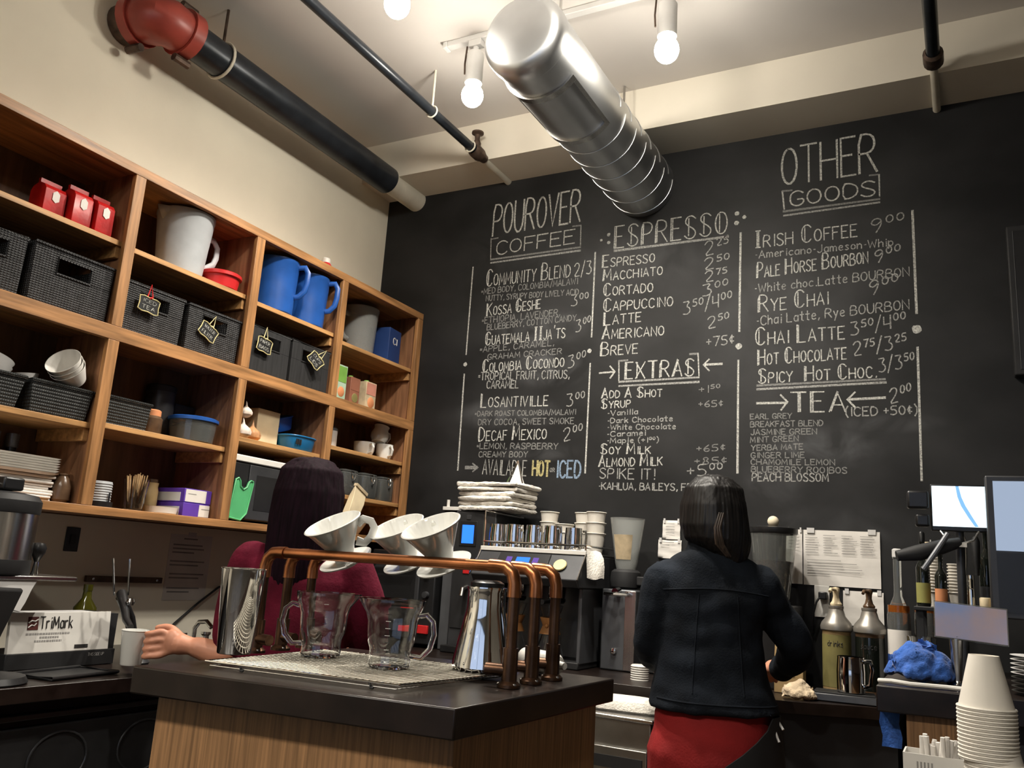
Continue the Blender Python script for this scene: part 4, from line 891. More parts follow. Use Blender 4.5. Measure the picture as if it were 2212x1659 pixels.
t = thing('ramekin', 'low white ribbed dish in front of the purple boxes', 'dish', (.215, 2.178, Z0+EPS)); obj('dish_body', MB().loft([ring((0,0,z), r, r, 60, 0, rd, 30) for z, r, rd in ((0,.050,0),(.003,.054,.01),(.022,.057,.012),(.025,.058,0),(.025,.054,0),(.005,.05,0))]), m_porc, t)
obj('foot_ring', MB().lathe([(.04,0),(.044,0),(.044,.003),(.04,.003)], seg=32), m_porc, t)
def card_box(label, x, y, z, w, d, h, white):
    t = thing('glove_box', label, 'box', (x, y, z), 0, 'purple and white cardboard boxes'); obj('box_body', MB().box(-d/2,d/2,-w/2,w/2,0,h), m_purple, t, .0015)
    obj('white_panel', MB().box(d/2,d/2+.001,white[0]*w,white[1]*w,h*.06,h*.94), m_white, t, label='white printed panel'); obj('side_panel', MB().box(-d/2+.01,d/2-.02,-w/2-.001,-w/2,h*.08,h*.7), m_lampbody, t)
    obj('print_line', MB().box(d/2+.001,d/2+.0015,white[0]*w+.012,white[0]*w+.05,h*.6,h*.66), m_inkgrey, t)
card_box('purple and white box on the bottom, under its twin', .17, 2.312, Z0+EPS, .125, .15, .05, (.1, .5))
card_box('purple box with large white panel lying on top of its twin', .165, 2.317, Z0+.0515+EPS, .13, .15, .052, (-.46, .3))
# microwave
t = thing('microwave_oven', 'black microwave oven with a pale top in the third column bottom cubby', 'microwave', (.145, 2.675, Z0+EPS))
obj('oven_body', MB().box(-.13,.125,-.235,.235,.008,.235), m_black, t, .004)
obj('top_cover', MB().box(-.13,.132,-.245,.245,.235,.262), m_white, t, .004, label='pale top cover')
obj('oven_door', MB().box(.125,.137,-.15,.235,.012,.228), m_dark, t, .002); obj('door_window', MB().box(.137,.138,-.11,.19,.05,.19), m_black, t)
cp = obj('control_panel', MB().box(.125,.135,-.235,-.155,.012,.228), m_black, t, .002)
for r_ in range(4):
    for c_ in range(3): obj('button', MB().box(.135,.137,-.226+c_*.022,-.210+c_*.022,.03+r_*.03,.048+r_*.03), m_dark, cp)
for sx in (-.1, .1):
    for sy in (-.2, .2): obj('foot', MB().lathe([(0,0),(.014,0),(.014,.008),(0,.008)], (sx, sy, 0), 12), m_bmatte, t)
t = thing('cutting_board', 'translucent green cutting board with a notch leaning against the upright', 'cutting board', M=Matrix.Translation((.289, 2.462, Z0+.009)) @ Matrix.Rotation(-.10, 4, 'X'))
pol = [(-.03,0),(.03,0),(.055,.03),(.062,.15),(.06,.158),(.048,.16),(.038,.152),(.032,.13),(.016,.118),(-.002,.128),(-.008,.148),(-.02,.158),(-.033,.15),(-.035,.02)]
n = len(pol)
obj('board', MB().add([(-.004,a,b) for a, b in pol]+[(.004,a,b) for a, b in pol], [tuple(range(n-1,-1,-1)), tuple(range(n,2*n))]+[(i,(i+1)%n,n+(i+1)%n,n+i) for i in range(n)]), m_green, t, .001)
obj('edge_grip', MB().tube([(0.004,a,b) for a, b in pol], .004, 6, closed=True), m_green, t)
for i, (yy, lab) in enumerate(((3.10, 'dim white bowl at the bottom right, behind the drippers'), (3.30, 'dim white bowl next to the bottom right corner of the shelving'))):
    t = thing('white_bowl', lab, 'bowl', (.2, yy, Z0+EPS), 0, 'white bowls in the bottom right cubby'); obj('bowl_body', MB().lathe([(0,0),(.035,0),(.04,.004),(.075,.06),(.071,.06),(.036,.009),(0,.008)], seg=32), m_porc, t)
    obj('foot_ring', MB().lathe([(.03,-.0004),(.036,-.0004),(.036,.004),(.03,.004)], seg=24), m_porc, t)

# ---------------------------------------------------------------- worktops and cabinets
WT = .91
wk = thing('worktop', 'dark brown laminate worktop running along the cream wall and under the chalkboard', 'worktop', (0, 0, WT-.04))
obj('top_slab', MB().prism([(.003,-.5),(.715,-.5),(.715,2.95),(1.8,2.96),(2.25,3.06),(2.5,3.18),(2.59,3.20),(2.59,3.596),(.003,3.596)], 0, .04), m_lam, wk, .002)
for i in range(3):
    y0 = .25 + i*.9
    t = thing('undercounter_cooler', ['black undercounter cooler at the bottom left, nearest the viewer','black undercounter cooler with steel bands left of the oak island','black undercounter cooler hidden behind the oak island'][i], 'cooler', (.34, y0+.44, 0), 0, 'undercounter coolers by the cream wall')
    obj('cooler_body', MB().box(-.32,.30,-.44,.44,.06,.868), m_bmatte, t, .004)
    d = obj('cooler_door', MB().box(.30,.325,-.435,.435,.08,.60), m_black, t, .004); dr = obj('drawer', MB().box(.30,.325,-.435,.435,.625,.80), m_bmatte, t, .004)
    for k in range(3): obj('vent_ring', MB().tube([(.327, -.27+k*.27+.085*math.cos(a), .71+.07*math.sin(a)) for a in [2*PI*q/28 for q in range(28)]], .003, 6, closed=True), m_dark, dr)
    obj('steel_band', MB().box(.30,.336,-.44,.44,.602,.622), m_dsteel, t, .002); obj('steel_band', MB().box(.30,.334,-.44,.44,.82,.834), m_dark, t, .002)
    obj('handle', MB().tube([(.325,-.30,.53),(.36,-.30,.53),(.36,.30,.53),(.325,.30,.53)], .009, 10), m_dsteel, d)
    for s in (-.38,.38): obj('foot', MB().lathe([(0,0),(.03,0),(.03,.06),(0,.06)], (0,s,0), 12), m_bmatte, t)
t = thing('base_cabinet', 'black base cabinet under the worktop along the chalkboard wall', 'cabinet', (1.7, 3.3, 0))
obj('cabinet_body', MB().prism([(-.95,-.3),(.1,-.3),(.52,-.21),(.8,-.08),(.88,-.06),(.88,.29),(-.95,.29)], .08, .868), m_bmatte, t)
obj('plinth', MB().prism([(-.95,-.25),(.85,-.05),(.85,.28),(-.95,.28)], 0, .08), m_black, t)
obj('cabinet_door', MB().box(-.9,-.45,-.318,-.3,.12,.84), m_black, t, .003); obj('cabinet_door', MB().box(-.43,.02,-.318,-.3,.12,.84), m_black, t, .003)
t = thing('undercounter_fridge', 'low stainless unit between the oak island and the woman in denim', 'fridge', (1.76, 2.80, 0))
obj('fridge_body', MB().box(-.20,.17,-.13,.13,.04,.84), m_dsteel, t, .004)
obj('top_edge', MB().box(-.21,.18,-.145,.135,.84,.852), m_steel, t, .003)
d = obj('fridge_door', MB().box(-.12,.165,-.148,-.13,.06,.76), m_dsteel, t, .003); obj('door_window', MB().box(-.02,.15,-.151,-.148,.1,.62), m_black, d); obj('handle_recess', MB().box(-.08,.15,-.1515,-.148,.70,.735), m_bmatte, d)
obj('side_bracket', MB().box(-.20,-.15,-.15,-.13,.70,.78).tube([(-.175,-.15,.70),(-.19,-.16,.62),(-.175,-.15,.55)], .012, 8), m_lampbody, t)
for s in ((-.17,-.1),(.14,-.1),(-.17,.1),(.14,.1)): obj('foot', MB().lathe([(0,0),(.02,0),(.02,.04),(0,.04)], (s[0],s[1],0), 12), m_bmatte, t)
b = MB(); b.loft([ring((0,0,z), a, c, 36, 0, .015, 7, z*90, .35) for z, a, c in ((0,.12,.075),(.006,.125,.08),(.02,.122,.078),(.033,.105,.07),(.04,.06,.04))])
solo('folded_towel', b, m_cloth, 'folded white towel lying on the low stainless unit', 'towel', (1.80, 2.80, .8525), .1)

# ---- island
I0 = [(1.473,1.114),(2.113,1.184),(2.133,1.802),(1.455,1.76)]
t = thing('island_counter', 'oak island with thick dark top carrying the copper dripper rack', 'counter', (1.8, 1.46, 0))
o_ = lambda P: [(a-1.8, b-1.46) for a, b in P]
obj('island_top', MB().prism(o_(I0), 1.013, 1.06), m_lam, t, .003, label='dark brown laminate top')
obj('island_body', MB().prism(o_([(1.500,1.158),(2.092,1.222),(2.108,1.768),(1.485,1.728)]), 0, 1.013), m_front, t, .002, label='oak veneer body')
IT = 1.0605

# ---- wire mat
t = thing('wire_rack', 'fine silver wire cooling rack lying on the dark island top', 'wire rack', (1.76, 1.40, IT))
Aq, Bq, Cq, Dq = [Vector((x-1.76, y-1.40, 0)) for x, y in ((1.559,1.203),(1.963,1.244),(1.995,1.605),(1.53,1.57))]
def bil(u, v, z): return (Aq*(1-u)*(1-v) + Bq*u*(1-v) + Cq*u*v + Dq*(1-u)*v) + Vector((0,0,z))
g1, g2 = MB(), MB()
for i in range(1, 30): g1.tube([bil(i/30,0,.0125), bil(i/30,1,.0125)], .00125, 4)
for i in range(1, 30): g2.tube([bil(0,i/30,.0106), bil(1,i/30,.0100)], .0016, 4)
obj('grid', g1, m_wire, t); obj('cross_wires', g2, m_wire, t)
obj('edge_wire', MB().tube([bil(u,v,.0115) for u, v in ((0,0),(1,0),(1,1),(0,1))], .0022, 8, closed=True), m_chrome, t)
obj('lower_wire', MB().tube([bil(u,v,.004) for u, v in ((.02,.01),(.98,.01),(.98,.99),(.02,.99))], .0014, 6, closed=True), m_steel, t)
for u, v in ((.18,.01),(.85,.01),(.18,.97),(.85,.97)): obj('foot', MB().tube([bil(u,v,.0112), bil(u+.02,v-.012,.006), bil(u+.02,v-.012,.0022), bil(u+.035,v-.012,.0022)], .0022, 6), m_bmatte, t)
MT = IT + .0142

# ---- copper dripper rack
RX0, RX1, RZ = 1.428, 2.055, 1.277
t = thing('dripper_rack', 'copper pipe rack of three parallel rails holding the pourover drippers', 'rack', (1.74, 1.55, IT))
def L(x, y, z): return (x-1.74, y-1.55, z-IT)
for k, y in enumerate((1.465, 1.555, 1.648)):
    xl = RX0 - .01*k; xr = RX1 + .001*k
    obj('rail', MB().tube([L(xl+.045,y,RZ), L(xr-.05,y,RZ)], .0108, 16), m_copper, t, label='bright copper rail')
    for x, s, nm in ((xl, 1, 'leg'), (xr, -1, 'leg')):
        lg = obj(nm, MB().tube([L(x,y,IT+.05), L(x,y,RZ-.045)], .0108, 16), m_copper_d, t)
        obj('elbow', MB().tube([L(x,y,RZ-.055), L(x,y,RZ-.03), L(x+s*.006,y,RZ-.012), L(x+s*.02,y,RZ-.001), L(x+s*.035,y,RZ), L(x+s*.055,y,RZ)], [.0135,.013,.0128,.0128,.013,.0135], 16), m_copper, lg)
        obj('tee_fitting', MB().tube([L(x,y,IT+.012), L(x,y,IT+.07)], .0145, 16), m_copper_d, lg)
        obj('floor_flange', MB().lathe([(0,.0005),(.022,.0005),(.022,.006),(.0155,.012),(0,.012)], L(x,y,IT), 20), m_copper_d, lg)
        obj('stub', MB().tube([L(x,y,IT+.03), L(x+s*.045,y-.008,IT+.03)], .0115, 14), m_copper_d, lg)
        for q in (-1, 1): obj('screw', MB().lathe([(0,.0058),(.004,.0058),(.003,.009),(0,.0095)], L(x+q*.016,y-.009,IT), 10), m_steel, lg)
# ---- drippers
def dripper(label, loc, ax, hd, k=1.0, first=[None]):
    Z = Vector(ax).normalized(); X = Vector(hd); X = (X - Z*X.dot(Z)).normalized(); Y = Z.cross(X)
    M = Matrix(((X.x,Y.x,Z.x,loc[0]),(X.y,Y.y,Z.y,loc[1]),(X.z,Y.z,Z.z,loc[2]),(0,0,0,1)))
    if first[0] is not None: return dup(first[0], label=label, M=M)
    t = thing('pourover_dripper', label, 'dripper', M=M, group='white porcelain drippers on the copper rack')
    n = 72; rg = []
    for r, z, rd in ((.0155,-.018,0),(.023,-.018,0),(.024,-.004,0),(.029,.010,0),(.058,.064,0),(.0625,.0675,0),(.0635,.070,0),(.061,.0715,0),(.0585,.070,0),(.054,.060,.018),(.026,.008,.03),(.018,-.006,.01),(.0145,-.016,0)):
        rg.append(ring((0,0,z), r, r, n, 0, rd, 24))
    b = MB().loft(rg, cap=False); m_ = len(rg)-1
    b.add([p for p in rg[-1]]+[p for p in rg[0]], [(i,(i+1)%n,n+(i+1)%n,n+i) for i in range(n)])
    obj('cone', b, m_porc, t)
    obj('saucer', MB().lathe([(.0225,-.017),(.040,-.018),(.056,-.0145),(.0585,-.0155),(.0575,-.0185),(.042,-.0235),(.024,-.0245),(.0225,-.023)], seg=48), m_porc, t)
    obj('spout_ring', MB().lathe([(.016,-.0175),(.0225,-.0175),(.0225,-.031),(.017,-.031),(.016,-.0175)], seg=36), m_porc, t)
    obj('handle', MB().tube([(.050,0,.052),(.066,0,.058),(.080,0,.048),(.082,0,.032),(.070,0,.016),(.052,0,.006),(.036,0,.016)], [.0055,.0048,.0046,.0046,.0046,.0048,.0055], 10, squash=1.9), m_porc, t)
    first[0] = t; return t
AX = (-.15, -.48, .865)
dripper('white dripper with looped handle, leftmost on the copper rack', (1.609, 1.505, 1.286), AX, (.9, .42, .35))
dripper('white dripper half hidden between the other two', (1.712, 1.597, 1.290), AX, (-.2, .9, .2))
dripper('white dripper at the front right of the copper rack', (1.862, 1.505, 1.289), AX, (-.5, .9, .2))

# ---- shaker tin, servers, flask
t = thing('shaker_tin', 'tall polished steel shaker cup at the left end of the wire rack', 'shaker', (1.537, 1.322, IT))
t.location = (1.512, 1.318, MT)
obj('cup_body', MB().lathe([(0,0),(.0315,0),(.033,.002),(.0445,.163),(.0452,.166),(.044,.166),(.0322,.006),(0,.004)], seg=48), m_chrome, t)
obj('rim', MB().tube([(.0449*math.cos(a), .0449*math.sin(a), .1655) for a in [2*PI*i/40 for i in range(40)]], .0012, 6, closed=True), m_chrome, t)
def server(label, x, y, rz, k):
    t = thing('glass_server', label, 'carafe', (x, y, MT+.0004), rz, 'glass measuring carafes on the wire rack')
    P = [(.038,0),(.041,.005),(.0395,.022),(.040,.034),(.0455,.048),(.0475,.066),(.0485,.085),(.053,.100),(.0585,.112),(.061,.126)]
    Q = [(r-.0022, z+.001) for r, z in P[1:]][::-1]
    b = MB().lathe([(0,0)]+[(r*k, z) for r, z in P]+[(.0605*k,.1272)]+[(r*k, z) for r, z in Q]+[(.036*k,.004),(0,.004)], seg=44)
    for v in b.v:                                   # pouring lip at -x
        if v.z > .10 and v.x < 0: 
            w = max(0, -v.x/.06)**6; v.x -= .012*w*(v.z-.10)/.027
    obj('glass_body', b, m_glass, t)
    obj('handle', MB().tube([(.052*k,0,.098),(.068*k,0,.102),(.082*k,0,.090),(.086*k,0,.066),(.079*k,0,.040),(.062*k,0,.022),(.041*k,0,.024)], .0042, 10, squash=1.3), m_glass, t)
    mk = MB(); 
    for i in range(6):
        z = .035+i*.013; a0 = -PI/2 + .1
        r = (.0445 if z < .05 else .0490)*k + .0008
        for q in range(4): mk.add([(r*math.cos(a0+s*.05+q*.0), r*math.sin(a0+s*.05), z+h_) for s, h_ in ((q,0),(q+.8,0),(q+.8,.0012),(q,.0012))], [(0,1,2,3)])
    obj('measure_marks', mk, m_white, t, label='white printed measure marks')
server('glass measuring carafe on the left, its handle to the left', 1.632, 1.437, PI+.45, 1.0)
server('glass measuring carafe on the right, its handle to the right', 1.822, 1.412, .25, 1.0)
t = thing('steel_flask', 'polished steel conical flask with black lid beside the rack legs', 'flask', (1.948, 1.552, MT+.0004))
obj('flask_body', MB().lathe([(0,0),(.056,0),(.061,.006),(.060,.018),(.043,.098),(.0385,.118),(.038,.150),(.0405,.158),(.040,.160),(0,.158)], seg=48), m_chrome, t)
obj('lid', MB().lathe([(.030,.157),(.034,.160),(.034,.168),(.026,.173),(0,.174)], seg=36), m_black, t, label='black lid')
t = thing('squeeze_tube', 'short white plastic tube lying behind the rack legs', 'tube', M=Matrix.Translation((1.995, 1.725, IT+.0245)) @ Matrix.Rotation(-.45, 4, 'Z') @ Matrix.Rotation(PI/2, 4, 'Y'))
obj('tube_body', MB().lathe([(0,-.062),(.018,-.062),(.024,-.055),(.024,.045),(.017,.058),(0,.060)], seg=24), m_white, t); obj('print', MB().box(-.0006,.0006,-.0246,-.0238,-.03,-.018), m_ink, t); obj('tip', MB().lathe([(.009,.059),(.007,.078),(0,.078)], seg=16), m_white, t)

# ---------------------------------------------------------------- back counter machines
CT = WT + .0006
t = thing('water_tower', 'tall dark grey hot water tower with a small blue display', 'water tower', (.872, 3.44, CT))
obj('tower_body', MB().box(-.105,.105,-.11,.11,.02,.612), m_dark, t, .006); obj('front_panel', MB().box(-.095,.045,-.114,-.11,.10,.605), m_bmatte, t, .002)
dp = obj('display_frame', MB().box(-.075,.012,-.117,-.114,.455,.565), m_black, t, .002); obj('blue_display', MB().box(-.062,-.002,-.1185,-.117,.467,.548), m_lcd, dp, label='lit blue display')
obj('button', MB().box(-.045,-.022,-.1165,-.114,.572,.592), m_dark, t, .002); obj('red_badge', MB().box(-.045,-.012,-.117,-.114,.335,.362), m_redp, t, .002)
obj('side_handle', MB().tube([(.105,-.05,.46),(.114,-.05,.45),(.114,-.05,.41),(.105,-.05,.40)], .006, 8), m_black, t)
obj('spout', MB().tube([(-.02,-.11,.28),(-.02,-.15,.27),(-.02,-.155,.24)], .010, 10), m_steel, t); obj('drip_tray', MB().box(-.10,.10,-.17,-.11,0,.03), m_black, t, .004)
for sx in (-.085, .085): obj('foot', MB().lathe([(0,0),(.014,0),(.014,.02),(0,.02)], (sx,.07,0), 12), m_bmatte, t)
solo('grey_post', MB().box(-.028,.028,-.09,.09,0,.36), m_grey, 'narrow grey metal column beside the water tower', 'column', (.735, 3.44, CT), 0, None, .004)
t = thing('toaster_oven', 'black toaster oven with red strip in the corner of the back counter', 'oven', (.51, 3.44, CT))
obj('oven_body', MB().box(-.18,.18,-.12,.13,.015,.42), m_black, t, .006); obj('door', MB().box(-.17,.10,-.13,-.12,.06,.38), m_dark, t, .003); obj('door_glass', MB().box(-.15,.08,-.1315,-.13,.12,.34), m_black, t)
obj('red_strip', MB().box(.03,.165,-.133,-.12,.062,.098), m_redp, t, .002, label='red strip low on the front'); obj('door_handle', MB().tube([(-.15,-.13,.36),(-.15,-.155,.36),(.08,-.155,.36),(.08,-.13,.36)], .006, 8), m_steel, t)
for i in range(2): obj('knob', MB().lathe([(0,-.020),(.014,-.018),(.016,0)], (.14,-.122,.33-i*.1), 16, Matrix.Rotation(-PI/2, 3, 'X')), m_dark, t)
for sx in (-.15,.15): obj('foot', MB().lathe([(0,0),(.014,0),(.014,.016),(0,.016)], (sx,0,0), 12), m_bmatte, t)
# espresso machine
EX = 1.236
t = thing('espresso_machine', 'dark grey espresso machine with a mug tray on top and a violet control screen', 'espresso machine', (EX, 3.33, CT))
obj('rear_body', MB().box(-.20,.22,.06,.24,.02,.31), m_grey, t, .006); obj('base_tray', MB().box(-.20,.22,-.14,.06,.0,.028), m_bmatte, t, .004)
obj('side_panel', MB().box(.205,.222,-.13,.24,.02,.31), m_grey, t, .004)
hd = MB(); hp = [(-.21,.31),(-.235,.34),(-.155,.44),(.24,.44),(.24,.31)]
hd.add([(-.235,a,b) for a, b in hp]+[(.24,a,b) for a, b in hp], [tuple(range(5)), tuple(range(9,4,-1))]+[(i,5+i,5+(i+1)%5,(i+1)%5) for i in range(5)])
obj('control_head', hd, m_dark, t, .004)
R45 = Matrix.Translation((-.02,-.197,.392)) @ Matrix.Rotation(-.675, 4, 'X')
cp = obj('control_panel', MB(R45).box(-.115,.115,-.004,.003,-.052,.052), m_black, t, .002)
obj('screen', MB(R45).box(-.03,.03,-.006,-.004,-.022,.028), m_lcd, cp, label='small lit blue screen')
for sx in (-.065,.055): obj('side_screen', MB(R45).box(sx-.01,sx+.014,-.006,-.004,-.02,.028), m_lcd_p, cp, label='violet lit touch column')
obj('gold_badge', MB(R45).lathe([(0,-.008),(.026,-.008),(.028,-.004)], (.17,0,.0), 24, Matrix.Rotation(PI/2, 3, 'X') @ Matrix.Rotation(PI, 3, 'X')), m_gold, t, label='round gold badge')
for sx in (-.237, .242): obj('edge_trim', MB().tube([(sx,-.237,.34),(sx,-.157,.443)], .004, 6), m_chrome, t)
tr = obj('mug_tray', MB().box(-.235,.24,-.155,.235,.441,.449), m_steel, t, .002)
obj('tray_lip', MB().box(-.237,.242,-.162,-.155,.438,.456), m_white, tr, .002, label='pale front lip')
obj('tray_rail', MB().tube([(-.23,-.15,.475),(.235,-.15,.475)], .0045, 8).tube([(-.23,-.15,.45),(-.23,-.15,.60),(-.23,.2,.60)], .0045, 8).tube([(.235,-.15,.45),(.235,-.15,.475),(.235,.2,.475),(.235,.2,.45)], .0045, 8), m_chrome, tr)
for sx in (-.10, .08):
    gh = obj('group_head', MB().lathe([(.035,0),(.038,.02),(.038,.048),(0,.048)], (sx,-.06,.262), 24), m_chrome, t); obj('portafilter', MB().lathe([(0,0),(.03,.0),(.036,.008),(.036,.018),(0,.018)], (sx,-.06,.243), 24).tube([(sx,-.09,.253),(sx,-.20,.248)], .010, 10), m_black, gh)
TT = CT + .4496
def steel_mug(label, x, y, rz):
    t = thing('steel_pitcher', label, 'milk pitcher', (x, y, TT), rz, 'steel milk pitchers on the mug tray')
    obj('mug_body', MB().lathe([(0,0),(.036,0),(.039,.003),(.039,.06),(.036,.095),(.0365,.102),(.035,.102),(.0345,.095),(.037,.06),(.036,.006),(0,.005)], seg=32), m_chrome, t)
    obj('handle', MB().tube([(.036,0,.09),(.055,0,.092),(.060,0,.07),(.056,0,.03),(.039,0,.022)], .004, 8, squash=1.6), m_chrome, t)
for i, (x, y) in enumerate(((1.035,3.25),(1.122,3.235),(1.212,3.24),(1.300,3.235),(1.352,3.33))):
    steel_mug(['first steel milk pitcher from the left on the mug tray','second steel milk pitcher from the left on the mug tray','third steel milk pitcher from the left on the mug tray','fourth steel milk pitcher from the left on the mug tray','steel milk pitcher standing behind the fourth, by the paper cups'][i], x, y, [2.6,-.6,-.7,-.6,.9][i])
CUPM = None
def paper_cup(label, x, y, z, group, k=1.0, flip=False, name='paper_cup', first={}):
    key = (k, flip)
    if key in first: return dup(first[key], (x, y, z), 0, label, group)
    t = thing(name, label, 'paper cup', (x, y, z), 0, group); r0, r1, h = .028*k, .041*k, .088*k
    P = [(0,.004),(r0,.004),(r0,0),(r0+.001,0),(r1,h-.003),(r1+.0025,h-.002),(r1+.0025,h+.001),(r1-.001,h),(r0-.0008,.006),(0,.006)]
    if flip:
        r0 = .0225; r1 = .043
        P = [(0,.004),(r0,.004),(r0,0),(r0+.001,0),(r1,h-.003),(r1+.0025,h-.002),(r1+.0025,h+.001),(r1-.001,h),(r0-.0008,.006),(0,.006)]
        P = [(r, h-z_) for r, z_ in P][::-1]
    obj('cup_body', MB().lathe(P, seg=32), m_cup, t)
    obj('rolled_rim', MB().tube([((r1+.0015)*math.cos(a), (r1+.0015)*math.sin(a), 0.0022 if flip else h) for a in [2*PI*i/32 for i in range(32)]], .0022, 6, closed=True), m_cup, t)
    first[key] = t; return t
PC = 'white paper cups on the espresso machine'
for x, y, n, lab in ((1.155,3.50,3,'left'),(1.325,3.50,3,'middle'),(1.405,3.44,3,'right')):
    for i in range(n): paper_cup(['lowest','second','topmost'][i]+' white paper cup of the '+lab+' tall stack on the espresso machine', x, y, TT+i*.045, PC)
paper_cup('single white paper cup between the left and middle stacks', 1.243, 3.47, TT+.0, PC)
paper_cup('white paper cup nested on the single one between the stacks', 1.243, 3.47, TT+.036, PC)
# towels
def towel_layer(i):
    w, d = .155+random.uniform(-.012,.010), .115+random.uniform(-.010,.008); h = .0235; ph = random.uniform(0, 6)
    b = MB().loft([ring((0,0,z), w*k, d*k, 44, 0, .012, 5, ph, .1) for z, k in ((0,.965),(.005,.995),(.012,1.01),(.019,.995),(h,.965))])
    me = remesh(b, .006, 1, .5, lambda c: -.0022 + .0055*noise.noise(Vector((c.x*9, c.y*9, i*3.1))) + .0025*noise.noise(Vector((c.x*40, c.y*40, c.z*130+i))))
    return me
for i in range(6):
    solo('folded_towel', towel_layer(i), m_cloth, ['folded white towel at the bottom of the pile on the water tower','folded white towel second from the bottom of the pile','folded white towel third from the bottom of the pile','folded white towel third from the top of the pile','folded white towel second from the top of the pile','topmost folded white towel of the pile under the wire cone'][i], 'towel', (.925+random.uniform(-.008,.008), 3.42, CT+.6135+i*.0212), random.uniform(-.13,.13), 'pile of folded white towels on the water tower')
t = thing('cone_filter', 'wire framed cloth cone standing on the towel pile', 'filter', (1.02, 3.42, CT+.6135+6*.0212+.001))
obj('cloth_cone', MB().lathe([(0,.10),(.034,.004),(.032,.004),(0,.094)], seg=24), m_cloth, t)
for a in (-2.6, -.5, 1.6): obj('wire_leg', MB().tube([(0,0,.108),(.046*math.cos(a),.046*math.sin(a),.002)], .003, 6), m_chrome, t)
pth = [(-.075,.004),(-.045,.006),(-.010,.007),(.018,-.002),(.034,-.028),(.044,-.062),(.050,-.10)]
b = MB().loft([[Vector((px_ + .006*math.sin(v*60+k*1.3)*(k/6), v*(1-.0*k), pz_ + s_*.006 + .004*math.sin(v*75+k)*(k/6))) for s_, v in [(0, -.045+.09*i/10) for i in range(11)]+[(1, .045-.09*i/10) for i in range(11)]] for k, (px_, pz_) in enumerate(pth)])
solo('hanging_towel', b, m_cloth, 'white towel draped over the right edge of the espresso machine', 'towel', (1.468, 3.225, CT+.4502), -.45)
t = thing('wall_bracket', 'small white bracket fixed to the chalkboard left of the towel pile', 'bracket', (.585, 3.5985, 1.54)); obj('plate', MB().box(-.045,.045,-.03,-.001,0,.018), m_white, t, .002); obj('peg', MB().tube([(-.025,-.012,.018),(-.025,-.012,.052)], .008, 10), m_white, t)
# chemex
def chemex(label, x, y):
    t = thing('pour_flask', label, 'coffee maker', (x, y, CT+.029), 0, 'hourglass coffee makers with wooden collars')
    P = [(.052,0),(.058,.006),(.056,.02),(.024,.115),(.022,.125),(.026,.135),(.050,.205)]
    obj('glass_body', MB().lathe([(0,0)]+P+[(.0485,.2055)]+[(r-.0016,z) for r, z in P[::-1][1:-1]]+[(.05,.003),(0,.003)], seg=32), m_glass, t)
    obj('wooden_collar', MB().lathe([(.044,.092),(.035,.094),(.0262,.124),(.0355,.156),(.044,.156),(.031,.124),(.044,.092)], seg=28), m_cork, t, label='orange brown wooden collar'); obj('tie_bead', MB().ball((0,-.034,.123), .008, 12), m_cork, t)
chemex('hourglass coffee maker behind the left rack leg', 1.135, 3.255); chemex('hourglass coffee maker behind the right rack leg', 1.300, 3.255)
# grinders
t = thing('coffee_grinder', 'grey coffee grinder with a clear hopper left of the woman in denim', 'grinder', (1.555, 3.44, CT))
obj('column', MB().box(-.07,.075,-.10,.12,0,.315), m_grey, t, .006); obj('side_strip', MB().box(.03,.075,-.104,-.10,.005,.31), m_steel, t, .001)
obj('knob', MB().lathe([(0,-.016),(.011,-.014),(.013,0)], (-.01,-.10,.075), 18, Matrix.Rotation(-PI/2, 3, 'X')), m_chrome, t)
obj('grind_head', MB().lathe([(.045,.318),(.062,.325),(.066,.35),(.060,.385),(.048,.395),(0,.395)], (0,-.02,0), 32), m_bmatte, t)
obj('fork', MB().tube([(-.045,-.10,.30),(-.045,-.135,.295),(.0,-.15,.295),(.045,-.135,.295),(.045,-.10,.30)], .007, 8).tube([(.0,-.10,.31),(.0,-.14,.305)], .014, 10), m_chrome, t)
hp_ = obj('hopper', MB().lathe([(.040,.396),(.046,.42),(.072,.60),(.073,.605),(.0705,.605),(.0445,.42),(.038,.398)], (0,-.02,0), 36), m_clearp, t, label='clear flared hopper')
obj('hopper_label', MB().add([(.0005+ (.049+.024*(z-.43)/.17)*math.sin(a), -.02-(.0495+.0245*(z-.43)/.17)*math.cos(a), z) for z in (.435,.535) for a in [-.7+1.4*i/10 for i in range(11)]], [(i,i+1,12+i,11+i) for i in range(10)]), m_label, hp_, label='tan handwritten label')
obj('side_arm', MB().box(.06,.105,-.06,.0,.335,.37), m_bmatte, t, .004)
t = thing('tall_grinder', 'black machine marked CEC half hidden behind the woman in denim', 'machine', (1.748, 3.46, CT)); obj('machine_body', MB().box(-.08,.12,-.08,.12,0,.40), m_bmatte, t, .006); obj('side_knob', MB().ball((-.082,-.05,.27), .014, 12), m_chrome, t)
k = MB(); ss, adv = strokes('CEC', 't')
for pts in ss:
    for a, b in zip(pts, pts[1:]): k.tube([(-.065+a[0]*.0045, -.081, .355+a[1]*.0042), (-.065+b[0]*.0045, -.081, .355+b[1]*.0042)], .0012, 4)
obj('lettering', k, m_grey, t, label='grey letters CEC'); obj('chrome_button', MB().lathe([(0,-.012),(.016,-.008),(.018,0)], (-.06,-.08,.10), 18, Matrix.Rotation(-PI/2, 3, 'X')), m_chrome, t)
for i in range(7): solo('cup_lid', MB().lathe([(0,.003),(.02,.003),(.026,0),(.034,.0),(.034,.002),(.029,.0065),(0,.0065)], seg=28), m_white, 'white cup lid in the little stack beside the denim elbow', 'lid', (1.725, 3.14, CT+i*.0078), 0, 'white cup lids on the back counter')
t = thing('bean_grinder', 'coffee grinder with beans under a black lid right of the woman in denim', 'grinder', (2.145, 3.44, CT))
